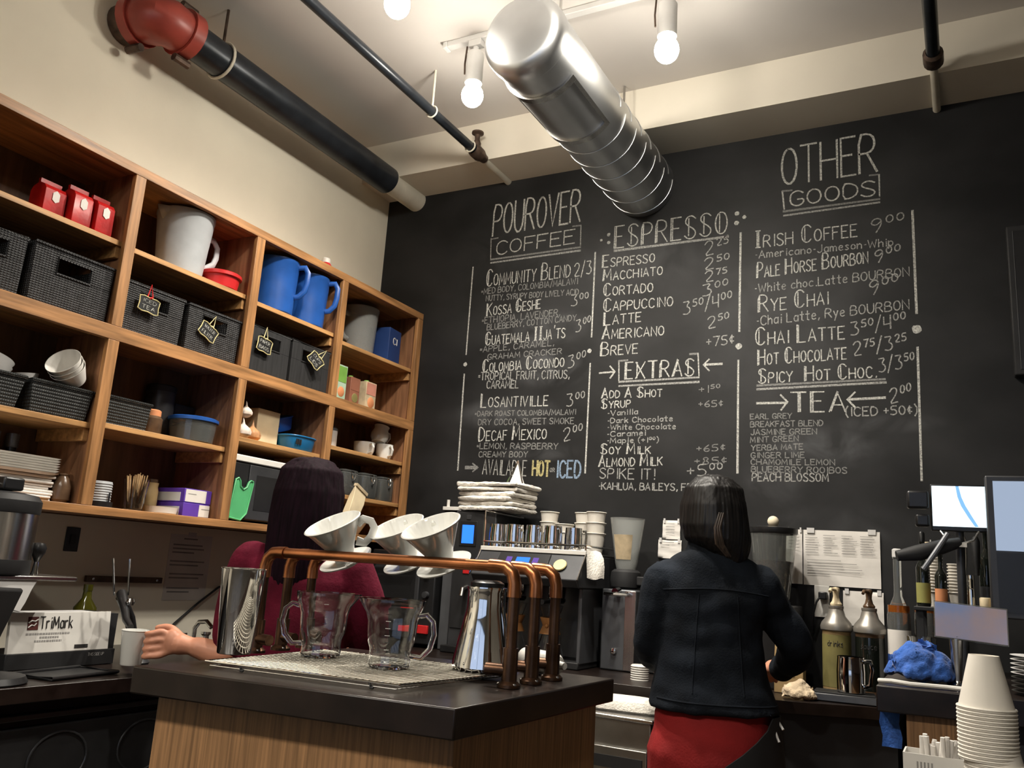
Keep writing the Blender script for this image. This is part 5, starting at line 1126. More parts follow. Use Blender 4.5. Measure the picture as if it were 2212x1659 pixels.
obj('grinder_base', MB().box(-.07,.09,-.10,.11,0,.30), m_black, t, .006); obj('hopper_glass', MB().lathe([(.055,.302),(.062,.33),(.088,.565),(.086,.565),(.060,.332),(.053,.304)], seg=36), m_jar, t, label='clear bean hopper')
obj('beans', MB().lathe([(0,.304),(.053,.306),(.06,.335),(.075,.46),(.04,.466),(0,.466)], seg=28), m_bean, t, label='dark coffee beans'); obj('hopper_lid', MB().lathe([(.089,.564),(.092,.57),(.092,.586),(.06,.592),(0,.592)], seg=36), m_black, t, label='black lid'); obj('lid_knob', MB().ball((0,0,.612), .022, 18), m_flour, t, label='round cream knob')
# wall papers
def sheet(label, x0, x1, z0, z1, lines, cat='paper', m=None, curl=.006):
    t = thing('paper_sheet', label, cat, ((x0+x1)/2, 3.598, z0), 0, 'paper sheets taped to the chalkboard'); w, h = (x1-x0)/2, z1-z0
    nx, nz = 8, 8; vs, fs = [], []
    for s in (0, 1):
        for i in range(nx+1):
            for j in range(nz+1):
                u, v = i/nx, j/nz; y = -.0012 - s*.0006 - curl*(math.sin(u*5+v*3)*.25+.3)*(1-v)*.8 - curl*.5*abs(math.sin(v*7+u*2))*(v < .95)
                vs.append((-w+2*w*u, y, h*v))
    m1 = (nx+1)*(nz+1)
    for i in range(nx):
        for j in range(nz):
            a = i*(nz+1)+j; b_ = a+nz+1; fs += [(a, a+1, b_+1, b_), (m1+a, m1+b_, m1+b_+1, m1+a+1)]
    for i in range(nx): a = i*(nz+1); b_ = a+nz+1; fs += [(a, b_, m1+b_, m1+a), (a+nz, m1+a+nz, m1+b_+nz, b_+nz)]
    for j in range(nz): a = j; b_ = nx*(nz+1)+j; fs += [(a, m1+a, m1+a+1, a+1), (b_, b_+1, m1+b_+1, m1+b_)]
    obj('sheet', MB().add(vs, fs), m or m_paper, t, angle=80)
    pr_ = MB()
    for (u0, u1, v) in lines: pr_.box(-w+2*w*u0, -w+2*w*u1, -.0105, -.0102, h*v, h*v+.0022)
    if lines: obj('print_lines', pr_, m_inkgrey, t)
    for q in (-.8, .8): obj('tape', MB().box(w*(q-.1),w*(q+.1),-.0075,-.0016,h-.012,h+.008), m_lampbody, t)
rnd = random.Random(3)
sheet('wide white schedule sheet taped to the chalkboard above the pump bottles', 2.232, 2.514, 1.292, 1.506, [(c*.24+.03, c*.24+.03+rnd.uniform(.1,.2), .9-r*.045) for r in range(8) for c in range(4)]+[(.05, rnd.uniform(.3,.8), .45-r*.05) for r in range(6)])
sheet('narrow white sheet tucked in at the left of the wide schedule sheet', 2.168, 2.228, 1.293, 1.506, [(.2,.8,.9-r*.06) for r in range(5)])
sheet('lower white sheet on the chalkboard behind the dark pump bottle', 2.377, 2.521, 1.150, 1.279, [])
sheet('small white sheet left of the denim collar, upper of two', 1.651, 1.728, 1.446, 1.526, [(.2,.7,.8-r*.16) for r in range(4)], 'note')
sheet('small white sheet left of the denim shoulder, lower of two', 1.633, 1.735, 1.365, 1.443, [(.1,.7,.85),(.1,.5,.7)], 'note')
sheet('small cream card stuck on the chalkboard behind the black lever', 2.652, 2.692, 1.442, 1.476, [], 'note', m_lightwood)
t = thing('wall_outlet', 'cream outlet plate with black plug on the chalkboard', 'outlet', (2.300, 3.599, 1.232)); obj('plate', MB().box(-.028,.028,-.008,0,-.06,.06), m_white, t, .002); obj('plug', MB().box(-.008,.022,-.05,-.008,.008,.036), m_black, t, .004); obj('cord', MB().tube([(.0,-.045,.02),(-.015,-.05,-.005),(-.028,-.04,-.05),(-.035,-.02,-.12)], .004, 8), m_black, t)
# pump bottles
def pump(label, x, y, body, lab, pm, dark):
    t = thing('pump_bottle', label, 'bottle', (x, y, CT), 0, 'sauce bottles with pumps')
    obj('bottle_body', MB().lathe([(0,0),(.046,0),(.049,.004),(.049,.218),(.0505,.222)], seg=32), body, t)
    obj('label', MB().lathe([(.0497,.03),(.0497,.21)], seg=32), lab, t)
    ss, adv = strokes('drinks' if not dark else 'sauce', 'l'); k = MB(); R_ = .0500
    for pts in ss:
        for a, b in zip(pts, pts[1:]):
            f_ = lambda p: ((R_)*math.sin((p[0]/adv-.5)*1.1), -R_*math.cos((p[0]/adv-.5)*1.1), .17+p[1]*.0032)
            k.tube([f_(a), f_(b)], .0011, 4)
    obj('lettering', k, m_ink, t)
    obj('shoulder', MB().lathe([(.0505,.222),(.055,.226),(.056,.238),(.051,.252),(.032,.275),(.025,.300),(.0265,.303),(.0265,.311),(0,.313)], seg=32), m_pewter, t, label='pewter coloured shoulder')
    p = obj('pump_head', MB().lathe([(.02,.312),(.021,.318),(.014,.328),(.010,.345),(.011,.358),(.014,.368),(.012,.376),(0,.378)], seg=20), pm, t); obj('nozzle', MB().tube([(0,-.008,.367),(-.012,-.04,.370),(-.014,-.052,.361)], .006, 8), pm, p)
pump('sauce bottle with yellow label and cream pump', 2.375, 3.41, m_tan, m_yellowlab, m_lightwood, False); pump('dark sauce bottle with brown pump beside the yellow labelled one', 2.487, 3.41, m_brown, m_darkglass, m_brown, True)
def bottle(label, x, y, h, r, m, labels, cap=None, z=CT, nk=.30, liquid=None):
    t = thing('liquor_bottle', label, 'bottle', (x, y, z), 0, 'bottles at the right end of the back counter'); s = h*(1-nk)
    obj('bottle_body', MB().lathe([(0,0),(r*.9,0),(r,.004),(r,s*.88),(r*.85,s*.95),(r*.42,s*1.07),(r*.36,s*1.13),(r*.36,h-.01),(r*.42,h-.008),(r*.42,h),(0,h)], seg=28), m, t)
    if liquid: obj('liquid', MB().lathe([(0,.006),(r*.94,.006),(r*.94,s*liquid),(0,s*liquid)], seg=24), m_amber, t, label='orange liquor')
    for z0, z1, ml in labels:
        rr = r if z0 < s*.85 else r*.40; obj('label', MB().lathe([(rr+.0006,z0),(rr+.0006,z1)], seg=28), ml, t)
    obj('cap', MB().lathe([(r*.44,h-.004),(r*.44,h+.022),(r*.3,h+.026),(0,h+.026)], seg=18), cap or m_black, t)
    return t
bottle('syrup bottle with white label and orange liquor', 2.585, 3.40, .50, .038, m_jar, [(.03,.245,m_paper)], m_lampbody, nk=.33, liquid=.98)
bottle('clear bottle with orange liquor behind the white labelled one', 2.665, 3.47, .50, .036, m_jar, [(.05,.14,m_orange)], m_lampbody, nk=.32, liquid=.95)
# ---- scale, tin, cloth
t = thing('brew_scale', 'flat black scale with grey edge at the front of the back counter', 'scale', (2.42, 3.245, CT), .12); obj('scale_body', MB().box(-.10,.10,-.062,.062,0,.026), m_dark, t, .004); obj('scale_plate', MB().box(-.094,.094,-.056,.056,.026,.030), m_bmatte, t, .001); obj('front_strip', MB().box(-.1005,.1005,-.0632,-.062,.004,.022), m_grey, t)
t = thing('steel_pitcher', 'dark steel milk pitcher standing on the flat black scale', 'milk pitcher', (2.44, 3.245, CT+.0306), -.3)
obj('mug_body', MB().lathe([(0,0),(.042,0),(.045,.003),(.046,.07),(.043,.112),(.044,.118),(.042,.118),(.044,.07),(.042,.006),(0,.005)], seg=36), m_chrome, t); obj('handle', MB().tube([(.043,0,.105),(.068,0,.108),(.074,0,.08),(.066,0,.03),(.045,0,.022)], .005, 8, squash=1.6), m_chrome, t)
def crumple(name, label, loc, rx, ry, h, m, rz, seed, freq=22):
    b = MB().loft([ring((0,0,z*h), rx*k, ry*k, 40, 0, .05, 5, seed) for z, k in ((0,.95),(.1,1),(.35,.9),(.65,.62),(.9,.32),(1,.08))])
    me = remesh(b, max(.004, rx/18), 3, .5, lambda c: .26*rx*noise.noise(c*freq+Vector((seed,0,0))) + .10*rx*noise.noise(c*freq*2.6))
    zm = min(v.co.z for v in me.vertices)
    for v in me.vertices: v.co.z -= zm
    return solo(name, me, m, label, 'cloth', loc, rz, angle=80)
crumple('beige_cloth', 'crumpled beige cloth left of the flat black scale', (2.285, 3.155, CT), .058, .04, .055, m_beige, .3, 3)
t = thing('paper_bag', 'grey brown paper bag seen under the bent denim arm', 'bag', (2.23, 3.30, CT)); obj('bag_body', MB().loft([[Vector((x*k, y*k2, z)) for x, y in ((-.05,-.03),(.05,-.03),(.052,0),(.05,.03),(-.05,.03),(-.052,0))] for z, k, k2 in ((0,1,1),(.1,1,.95),(.19,.98,.3),(.2,.98,.25))]), m_tan, t, .002); obj('print', MB().box(-.02,.02,-.031,-.030,.06,.09), m_brown, t)

# ---------------------------------------------------------------- right hand bar
BT = 1.06
t = thing('bar_counter', 'dark topped bar end with a narrow oak front on the right', 'counter', (2.9, 2.7, 0))
obj('bar_top', MB().prism([(-.297,-.385),(.6,-.30),(.6,.5),(-.30,.5)], 1.0, 1.06), m_lam, t, .003, label='dark bar top')
obj('bar_front', MB().prism([(-.235,-.355),(-.105,-.345),(-.105,.45),(-.235,.45)], 0, 1.0), m_front, t, .002, label='oak veneer front'); obj('bar_base', MB().prism([(-.105,-.30),(.55,-.26),(.55,.45),(-.105,.45)], 0, 1.0), m_bmatte, t)
BT += .0006
solo('cord', MB().tube([(-.13,.004,.006),(-.10,-.012,.009),(-.06,-.012,.006),(-.02,-.004,.006),(.02,.004,.006),(.055,.002,.006),(.085,-.008,.006),(.115,-.004,.006)], .0055, 8), m_white, 'white cord lying along the edge of the bar top', 'cord', (2.735, 2.368, BT), .05)
crumple('blue_cloth', 'crumpled bright blue cloth on the bar top', (2.69, 2.52, BT), .088, .055, .088, m_bluecloth, .2, 9, 19)
b = MB().loft([[Vector((x + .004*math.sin(z*70), y, z)) for x, y in [(-.022+.044*i/6, -.005+.003*math.sin(i)) for i in range(7)]+[(.022-.044*i/6, .005) for i in range(7)]] for z in (0,-.03,-.06,-.085)])
solo('blue_rag', b, m_bluecloth, 'blue rag hanging at the left side of the oak bar front', 'cloth', (2.628, 2.385, .999), 0)
t = thing('sign_holder', 'tilted clear acrylic sign holder on a steel post on the bar', 'sign holder', (2.775, 2.52, BT), .18)
obj('base', MB().lathe([(0,0),(.024,0),(.026,.004),(.012,.012),(0,.012)], seg=24), m_chrome, t); obj('post', MB().lathe([(.0,.01),(.010,.012),(.012,.04),(.016,.12),(0,.12)], seg=20), m_steel, t)
RS = Matrix.Translation((.035,-.004,.155)) @ Matrix.Rotation(.06, 4, 'Y') @ Matrix.Rotation(-.25, 4, 'X')
pn = obj('acrylic_panel', MB(RS).box(-.082,.082,-.002,.002,-.044,.044), m_film_reflection, t, .001, label='acrylic panel with blue and pink reflections painted in'); obj('panel_edge', MB(RS).tube([(-.083,-.0,-.045),(.083,0,-.045),(.083,0,.045),(-.083,0,.045)], .0022, 6, closed=True), m_jar, pn)
t = thing('display_stand', 'small bright lit display on a pole with a black lever arm', 'display', (2.795, 2.70, BT), .1)
obj('base', MB().lathe([(0,0),(.05,0),(.05,.008),(.02,.014),(0,.014)], seg=28), m_black, t); obj('pole', MB().tube([(0,.02,.01),(0,.02,.50)], .011, 12), m_dark, t)
sc_ = obj('display_case', MB().box(-.072,.072,-.012,.010,.395,.525), m_black, t, .003); obj('screen', MB().box(-.068,.066,-.0135,-.012,.408,.520), m_screen, sc_, label='glowing white screen')
pl = [(-.008,.520),(-.004,.49),(.004,.465),(.02,.435),(.036,.409),(.045,.409),(.030,.437),(.015,.466),(.006,.49),(.0,.520)]; n = len(pl)
obj('screen_shape', MB().add([(a,-.0138,b) for a, b in pl], [tuple(range(n))]), m_screen_b, sc_, label='blue curve on the screen')
obj('speaker_box', MB().box(-.132,-.076,-.02,.02,.455,.505), m_black, t, .006); obj('speaker_box', MB().box(-.112,-.076,-.018,.018,.405,.440), m_black, t, .006)
obj('lever_arm', MB().tube([(-.005,-.02,.365),(-.05,-.035,.350),(-.11,-.05,.330),(-.165,-.06,.318)], [.014,.020,.022,.014], 14), m_bmatte, t, label='thick black lever'); obj('grey_rod', MB().tube([(-.035,-.055,.385),(-.07,-.065,.33),(-.10,-.07,.285)], .0075, 10), m_grey, t, label='thin grey rod')
obj('wire_loop', MB().tube([(-.05,-.01,.395),(-.035,-.02,.37),(0,-.022,.362),(.03,-.02,.372),(.045,-.01,.397)], .003, 8), m_steel, t); obj('clip', MB().box(-.02,.012,-.032,-.026,.352,.364), m_white, t)
t = thing('pos_monitor', 'large point of sale monitor cut by the right edge, pale above and dark below', 'monitor', (3.02, 2.66, BT), .05)
obj('monitor_case', MB().box(-.16,.16,-.012,.02,.17,.545), m_dark, t, .004); obj('screen_area', MB().box(-.142,.148,-.0135,-.012,.345,.53), m_scr_dim, t, label='pale blue lit upper screen'); obj('lower_glass', MB().box(-.142,.148,-.0135,-.012,.185,.34), m_black, t)
obj('stand', MB().box(-.03,.03,0,.02,.012,.17), m_black, t, .003); obj('foot', MB().box(-.1,.1,-.06,.08,0,.012), m_black, t, .004)
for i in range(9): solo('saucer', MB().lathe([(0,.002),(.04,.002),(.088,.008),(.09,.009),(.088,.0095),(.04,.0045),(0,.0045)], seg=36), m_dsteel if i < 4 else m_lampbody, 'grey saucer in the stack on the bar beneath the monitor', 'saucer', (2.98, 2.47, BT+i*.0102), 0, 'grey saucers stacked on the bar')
t = thing('glass_tumbler', 'clear faceted tumbler standing behind the blue cloth', 'glass', (2.685, 2.80, BT)); obj('glass_body', MB().loft([ring((0,0,z), r, r, 36, 0, .02, 9) for z, r in ((0,.030),(.004,.034),(.10,.040),(.10,.038),(.012,.031))]), m_glass, t); obj('base', MB().lathe([(0,.001),(.029,.001),(.029,.011),(0,.011)], seg=24), m_jar, t)
# riser with small things
RZZ = 1.245
t = thing('riser_shelf', 'small black riser shelf behind the acrylic sign', 'riser', (2.84, 3.03, BT)); obj('riser_top', MB().box(-.18,.30,-.12,.13,RZZ-BT-.012,RZZ-BT), m_bmatte, t, .002)
for sx in (-.165,.28):
    for sy in (-.1,.11): obj('leg', MB().box(sx-.01,sx+.01,sy-.01,sy+.01,0,RZZ-BT-.012), m_bmatte, t)
RZZ += .0006
bottle('dark wine bottle with olive label under the black lever', 2.685, 2.99, .20, .020, m_darkglass, [(.01,.07,m_olive)], m_black, RZZ, .34)
bottle('small bottle with orange label in front of the ribbed cups', 2.735, 2.955, .16, .017, m_darkglass, [(.01,.055,m_orange)], m_steel, RZZ, .34)
bottle('dark slim bottle at the right of the riser shelf', 2.86, 3.04, .24, .022, m_darkglass, [(.03,.07,m_dark)], m_black, RZZ, .3)
for x, y, n, lab in ((2.715,3.06,12,'left'),(2.775,3.03,10,'right')):
    for i in range(n): paper_cup('white paper cup in the %s ribbed stack on the riser shelf' % lab, x, y, RZZ+i*.0095, 'ribbed stacks of small white cups: %s' % lab, .52)
t = thing('tap_tower', 'chrome tap with dark handles at the right of the riser shelf', 'tap', (2.815, 2.97, RZZ)); obj('column', MB().lathe([(0,0),(.02,0),(.012,.01),(.010,.10),(0,.10)], seg=20), m_chrome, t)
for s in (-.016,.018): obj('tap_handle', MB().lathe([(.006,.10),(.010,.14),(.012,.20),(.007,.215),(0,.217)], (s,0,0), 16), m_chrome if s < 0 else m_bmatte, t)
obj('nozzle', MB().tube([(0,-.008,.085),(0,-.04,.085),(0,-.045,.06)], .006, 8), m_chrome, t)
for i, (x, y) in enumerate(((2.85,2.935),(2.885,2.93),(2.915,2.945))):
    solo('wine_cork', MB().lathe([(0,0),(.014,0),(.015,.003),(.015,.034),(.013,.037),(0,.037)], seg=18), m_lightwood, ['pale cork standing leftmost of three on the riser','pale cork standing in the middle of three on the riser','pale cork standing rightmost of three on the riser'][i], 'cork', (x, y, RZZ), 0, 'pale corks on the riser shelf', .001)
t = thing('television', 'black wall mounted television cut by the right edge of the view', 'television', (3.30, 3.56, 2.10), .0); obj('case', MB().box(-.308,.31,-.02,.038,-.01,.575), m_bmatte, t, .006); obj('screen', MB().box(-.285,.29,-.0215,-.02,.012,.552), m_black, t); obj('bezel_edge', MB().tube([(-.286,-.022,.012),(-.286,-.022,.552)], .0015, 6), m_dark, t)
t = thing('wall_sconce', 'small brass fixture on the chalkboard above the monitor', 'fixture', (3.06, 3.599, 1.80)); obj('plate', MB().box(-.05,.10,-.012,0,-.03,.03), m_gold, t, .003); obj('arm', MB().tube([(.0,-.01,0),(.0,-.05,0),(.0,-.055,-.02)], .006, 8), m_gold, t)
# front shelf with cups and straws
FS = .90
t = thing('service_shelf', 'narrow dark service shelf in front of the bar, just below the view', 'shelf', (2.80, 1.80, 0)); obj('shelf_top', MB().box(-.16,.30,-.16,.22,FS-.03,FS), m_lam, t, .002); obj('shelf_base', MB().box(-.12,.28,-.13,.2,0,FS-.03), m_front, t, .002)
FS += .0006
FLIP = .0225
for i in range(32): paper_cup('white paper cup nested in the tall upside down stack, lower part' if i < 31 else 'topmost upside down white paper cup of the tall stack at the right', 2.829 + (.008 if i < 18 else 0), 1.74, FS + i*.0062, 'tall upside down stack of white paper cups', 1.0, True)
t = thing('straw_box', 'white card box with printed bars holding white straws', 'box', (2.737, 1.885, FS)); obj('box_body', MB().box(-.048,.055,-.035,.035,0,.004).box(-.048,-.045,-.035,.035,.004,.088).box(.052,.055,-.035,.035,.004,.088).box(-.045,.052,-.035,-.032,.004,.088).box(-.045,.052,.032,.035,.004,.088), m_white, t)
k = MB()
for i in range(5): k.box(-.025+i*.006,-.0225+i*.006,-.0358,-.035,.04,.075)
obj('printed_bars', k, m_inkgrey, t)
for i in range(20):
    x = 2.737 + random.uniform(-.018,.042); y = 1.885 + random.uniform(-.022,.022); d = Vector((random.uniform(-.12,.12), random.uniform(-.12,.12), 1)).normalized()
    o = obj('wrapped_straw', MB().tube([(0,0,0),(0,0,.110+random.uniform(-.012,.008))], .0042, 8), m_paper); o.location = (x, y, FS+.0045); o.rotation_mode = 'QUATERNION'; o.rotation_quaternion = d.to_track_quat('Z', 'Y')
    tag(o, 'white paper wrapped straw standing in the white card box', 'straw', 'white straws in the card box')

# ---------------------------------------------------------------- left counter
t = thing('brewer_stand', 'grey brewer stand with curved bracket at the left edge', 'stand', (.43, 1.47, CT)); obj('stand_top', MB().box(-.15,.10,-.25,.19,.25,.262), m_steel, t, .003); obj('upright', MB().box(-.14,-.08,-.2,.03,0,.25), m_dark, t, .004)
br = [(.0,.25),(.11,.25),(.10,.225),(.09,.19),(.08,.165),(.065,.17),(.055,.20),(.0,.22)]; n = len(br)
obj('bracket', MB().add([(.095,-.06+ (a*1.2),b) for a, b in br]+[(.085,-.06+a*1.2,b) for a, b in br], [tuple(range(n)), tuple(range(2*n-1,n-1,-1))]+[(i,n+i,n+(i+1)%n,(i+1)%n) for i in range(n)]), m_lampbody, t, .001, label='pale curved bracket')
t = thing('coffee_airpot', 'stainless airpot with black lid standing on the grey brewer stand', 'airpot', (.43, 1.448, CT+.2626))
obj('pot_base', MB().lathe([(0,0),(.105,0),(.108,.006),(.108,.04),(0,.04)], seg=40), m_bmatte, t); obj('pot_body', MB().lathe([(0,.04),(.106,.04),(.106,.165),(0,.165)], seg=48), m_steel, t); obj('lid', MB().lathe([(.108,.165),(.110,.17),(.110,.20),(.098,.216),(.05,.224),(0,.226)], seg=40), m_bmatte, t, label='black domed lid')
obj('pump_lever', MB().box(-.03,.06,-.03,.03,.226,.262), m_black, t, .006); obj('hinge_pin', MB().tube([(.04,-.035,.24),(.04,.035,.24)], .005, 8), m_steel, t)
t = thing('tap_lever', 'black ball topped lever standing at the end of the brewer stand', 'lever', (.47, 1.565, CT+.2626)); obj('shaft', MB().lathe([(0,0),(.012,0),(.009,.01),(.006,.04),(0,.04)], seg=16), m_chrome, t); obj('ball_knob', MB().lathe([(.006,.035),(.010,.045),(.019,.062),(.021,.075),(.015,.088),(0,.091)], seg=20), m_black, t)
t = thing('tablet_stand', 'black tablet seen from behind on a round glossy base at the left edge', 'tablet', (.607, 1.392, CT), .5)
obj('base_plate', MB().lathe([(0,0),(.095,0),(.098,.004),(.09,.018),(.03,.026),(0,.026)], seg=44), m_black, t); obj('arm', MB().tube([(-.02,0,.02),(-.03,0,.09),(-.01,0,.14)], .014, 12), m_black, t); obj('tablet_back', MB(Matrix.Translation((0,-.04,.155)) @ Matrix.Rotation(.28, 4, 'Y') @ Matrix.Rotation(-.05, 4, 'X')).box(-.008,.008,-.11,.095,-.075,.085), m_bmatte, t, .008)
t = thing('supply_box', 'white TriMark box with dark lower half on the left counter', 'box', M=Matrix.Translation((.40, 1.705, CT)) @ Matrix.Rotation(.02, 4, 'Z'))
obj('box_base', MB().box(-.10,.05,-.17,.185,0,.045), m_bmatte, t, .002, label='dark lower half'); 
RB = Matrix.Translation((.05,0,.045)) @ Matrix.Rotation(-.10, 4, 'Y')
wp = obj('white_panel', MB(RB).box(-.012,0,-.168,.158,0,.112), m_white, t, .001, label='white lid panel with print'); obj('box_side', MB().box(-.10,.04,.158,.185,.045,.15), m_bmatte, t); obj('box_top', MB().box(-.10,.032,-.165,.158,.140,.150), m_lampbody, t)
k = MB(RB); tx = 'TriMark'; ss, adv = strokes(tx, 'l')
for pts in ss:
    for a, b in zip(pts, pts[1:]): k.tube([(.001,-.078+a[0]*.105/adv,.066+a[1]*.0056), (.001,-.078+b[0]*.105/adv,.066+b[1]*.0056)], .0016, 4)
obj('lettering', k, m_ink, wp, label='black TriMark lettering')
obj('logo_square', MB(RB).box(.0,.0012,-.116,-.084,.064,.100), m_logo, wp, label='maroon square logo'); obj('logo_wave', MB(RB).tube([(.0012,-.115,.083),(.0014,-.105,.089),(.0014,-.095,.087),(.0012,-.085,.093)], .0022, 5).tube([(.0012,-.115,.070),(.0014,-.105,.077),(.0014,-.097,.075),(.0012,-.090,.082)], .002, 5), m_white, wp)
k = MB(RB)
for z, y0, y1 in ((.050,-.118,.02),(.040,-.075,-.015),(.030,-.09,-.005)):
    y = y0
    while y < y1: w_ = random.uniform(.003,.008); k.box(0,.0008,y,min(y+w_,y1),z,z+.005); y += w_+.0025
obj('small_print', k, m_inkgrey, wp); obj('hand_slot', MB(RB).box(0,.0012,.04,.085,.008,.018), m_ink, wp)
k = MB(); ss, adv = strokes('THIS SIDE UP', 't')
for pts in ss:
    for a, b in zip(pts, pts[1:]): k.tube([(.0505,.09+a[0]*.055/adv,.028+a[1]*.0014), (.0505,.09+b[0]*.055/adv,.028+b[1]*.0014)], .0006, 4)
obj('lettering', k, m_inkgrey, t)
t = thing('serving_tray', 'flat black tray lying in front of the white TriMark box', 'tray', (.585, 1.64, CT), .15); obj('tray_base', MB().box(-.07,.07,-.12,.11,0,.004), m_black, t, .001); obj('tray_rim', MB().tube([(-.07,-.12,.006),(.07,-.12,.006),(.07,.11,.006),(-.07,.11,.006)], .005, 8, closed=True), m_black, t)
solo('paper_sheet', MB().box(-.05,.05,-.10,.10,0,.0012), m_lampbody, 'grey paper lying along the front edge of the left counter', 'paper', (.655, 1.655, CT), .1) if False else None
t = thing('hot_water_tap', 'black hot water tap with chrome rods pouring into the white cup', 'tap', (.475, 1.95, CT))
obj('tap_base', MB().lathe([(0,0),(.04,0),(.042,.005),(.03,.02),(0,.02)], seg=28), m_dark, t); obj('tap_column', MB().tube([(0,0,.01),(.005,-.05,.14),(.025,-.11,.205)], .016, 14), m_black, t)
obj('tap_nozzle', MB().tube([(.025,-.11,.215),(.07,-.13,.185),(.12,-.155,.145),(.165,-.172,.128)], [.016,.014,.011,.009], 12), m_black, t); obj('lever_rod', MB().tube([(.03,-.14,.21),(.025,-.16,.32)], .003, 6), m_chrome, t); obj('lever_rod', MB().tube([(.03,-.09,.21),(.025,-.10,.32)], .003, 6), m_chrome, t); obj('glint_knob', MB().lathe([(0,0),(.010,0),(.014,.01),(.010,.02),(0,.022)], (.09,-.125,.185), 14), m_chrome, t)
t = thing('oil_bottle', 'small olive coloured oil bottle behind the white TriMark box', 'bottle', (.20, 1.945, CT)); obj('bottle_body', MB().lathe([(0,0),(.034,0),(.036,.004),(.036,.15),(.015,.18),(.013,.21),(0,.21)], seg=24), m_oil, t); obj('cap', MB().lathe([(.015,.205),(.015,.225),(0,.226)], seg=16), m_oil, t)
t = thing('sink_faucet', 'small chrome faucet behind the reaching forearm', 'faucet', (.10, 2.52, CT)); obj('base', MB().lathe([(0,0),(.025,0),(.025,.012),(.014,.02),(0,.02)], seg=20), m_chrome, t); obj('neck', MB().tube([(0,0,.015),(0,0,.06),(.02,0,.085),(.06,0,.09),(.09,0,.07)], .009, 12), m_chrome, t)
for s in (-.06,.06): obj('tap_handle', MB().lathe([(.014,0),(.014,.03),(.02,.036),(.02,.045),(0,.046)], (0,s,0), 16), m_chrome, t)
# on the cream wall under the shelving
t = thing('switch_plate', 'dark rectangular switch plate on the cream wall', 'switch', (.0005, 1.994, 1.28)); obj('plate', MB().box(0,.008,-.026,.026,-.042,.042), m_black, t, .002); obj('rocker', MB().box(.008,.012,-.01,.01,-.018,.018), m_bmatte, t, .001)
t = thing('knife_strip', 'dark wooden knife strip on the cream wall below the switch plate', 'strip', (.0005, 2.235, 1.146)); obj('strip', MB().box(0,.018,-.165,.165,-.011,.011), m_brown, t, .002); 
for yy in (-.14,.14): obj('screw', MB().lathe([(0,.0195),(.004,.019),(.005,.018)], (0,yy,0), 10, Matrix.Rotation(PI/2, 3, 'Y')), m_steel, t)
t = thing('wall_notice', 'white printed notice taped to the cream wall under the shelving', 'notice', (.0006, 2.532, 1.20), 0); obj('sheet', MB().box(0,.0012,-.108,.108,-.13,.13), m_paper, t)
k = MB()
for z, a, b in ((.11,-.04,.03),(.085,-.09,.06),(.07,-.09,.07),(.055,-.09,.02),(.02,-.095,.08),(.005,-.095,.05),(-.03,-.09,.085),(-.045,-.09,.06),(-.085,-.095,.07),(-.10,-.09,.02)): k.box(.0012,.0018,a,b,z,z+.006)
obj('print_lines', k, m_inkgrey, t); obj('tape', MB().box(.0006,.002,-.02,.02,.122,.14), m_lampbody, t)
solo('power_cord', MB().tube([(.012,2.78,1.14),(.012,2.70,1.125),(.012,2.6,1.06),(.02,2.49,.985),(.03,2.44,.95),(.04,2.42,.918)], .0045, 8), m_bmatte, 'black power cord crossing the cream wall above the counter', 'cord')

# ---------------------------------------------------------------- the two people
from mathutils.bvhtree import BVHTree
def limb(mb, pts, rs, n=6):
    """smooth tapering limb through joints"""
    P = [Vector(p) for p in pts]; out, R_ = [], []
    for i in range(len(P)-1):
        p0 = P[max(i-1,0)]; p1 = P[i]; p2 = P[i+1]; p3 = P[min(i+2,len(P)-1)]
        for k in range(n):
            t = k/n; out.append(.5*((2*p1)+(p2-p0)*t+(2*p0-5*p1+4*p2-p3)*t*t+(3*p1-p0-3*p2+p3)*t**3)); R_.append(rs[i]+(rs[i+1]-rs[i])*t)
    out.append(P[-1]); R_.append(rs[-1]); mb.tube(out, R_, 14)
    mb.ball(tuple(P[0]), rs[0], 12); mb.ball(tuple(P[-1]), rs[-1], 12)
def hand(mb, wrist, palm, fingers, thumb, k=1.0):
    limb(mb, [wrist, Vector(wrist)*.5+Vector(palm)*.5, palm], [.023*k, .025*k, .030*k], 4)
    for f in fingers: limb(mb, [Vector(palm).lerp(Vector(f[0]), .35)]+[Vector(q) for q in f], [.012*k]+[.0102*k, .0090*k, .0083*k, .0074*k][:len(f)], 3)
    limb(mb, [Vector(wrist)*.35+Vector(palm)*.65]+[Vector(q) for q in thumb], [.016*k, .0115*k, .0098*k, .0085*k][:len(thumb)+1], 3)
def head(mb, c, yaw=0.0):
    x, y, z = c
    mb.loft([ring((x, y+dy, z+dz), rx, ry, 24) for dz, rx, ry, dy in ((-.118,.028,.03,.035),(-.105,.045,.052,.028),(-.07,.058,.075,.014),(-.02,.068,.09,.004),(.03,.074,.096,0),(.07,.068,.088,-.004),(.095,.048,.065,-.008),(.108,.02,.03,-.01))])
    mb.loft([ring((x, y+.088+dy, z+dz), rx, ry, 12) for dz, rx, ry, dy in ((-.045,.012,.010,.012),(-.034,.016,.016,.016),(-.01,.008,.010,.010),(.02,.006,.008,.0))])      # nose
    mb.ball((x, y+.083, z-.066), (.022,.010,.007), 10); mb.ball((x, y+.081, z-.076), (.020,.010,.007), 10)                                                         # lips
    for s in (-1, 1):
        mb.ball((x+s*.030, y+.078, z+.012), (.016,.012,.010), 10); mb.ball((x+s*.032, y+.082, z+.030), (.022,.010,.006), 10)                                     # eyes, brows
        mb.ball((x+s*.076, y-.008, z-.012), (.009,.018,.030), 10)                                                                                                # ears
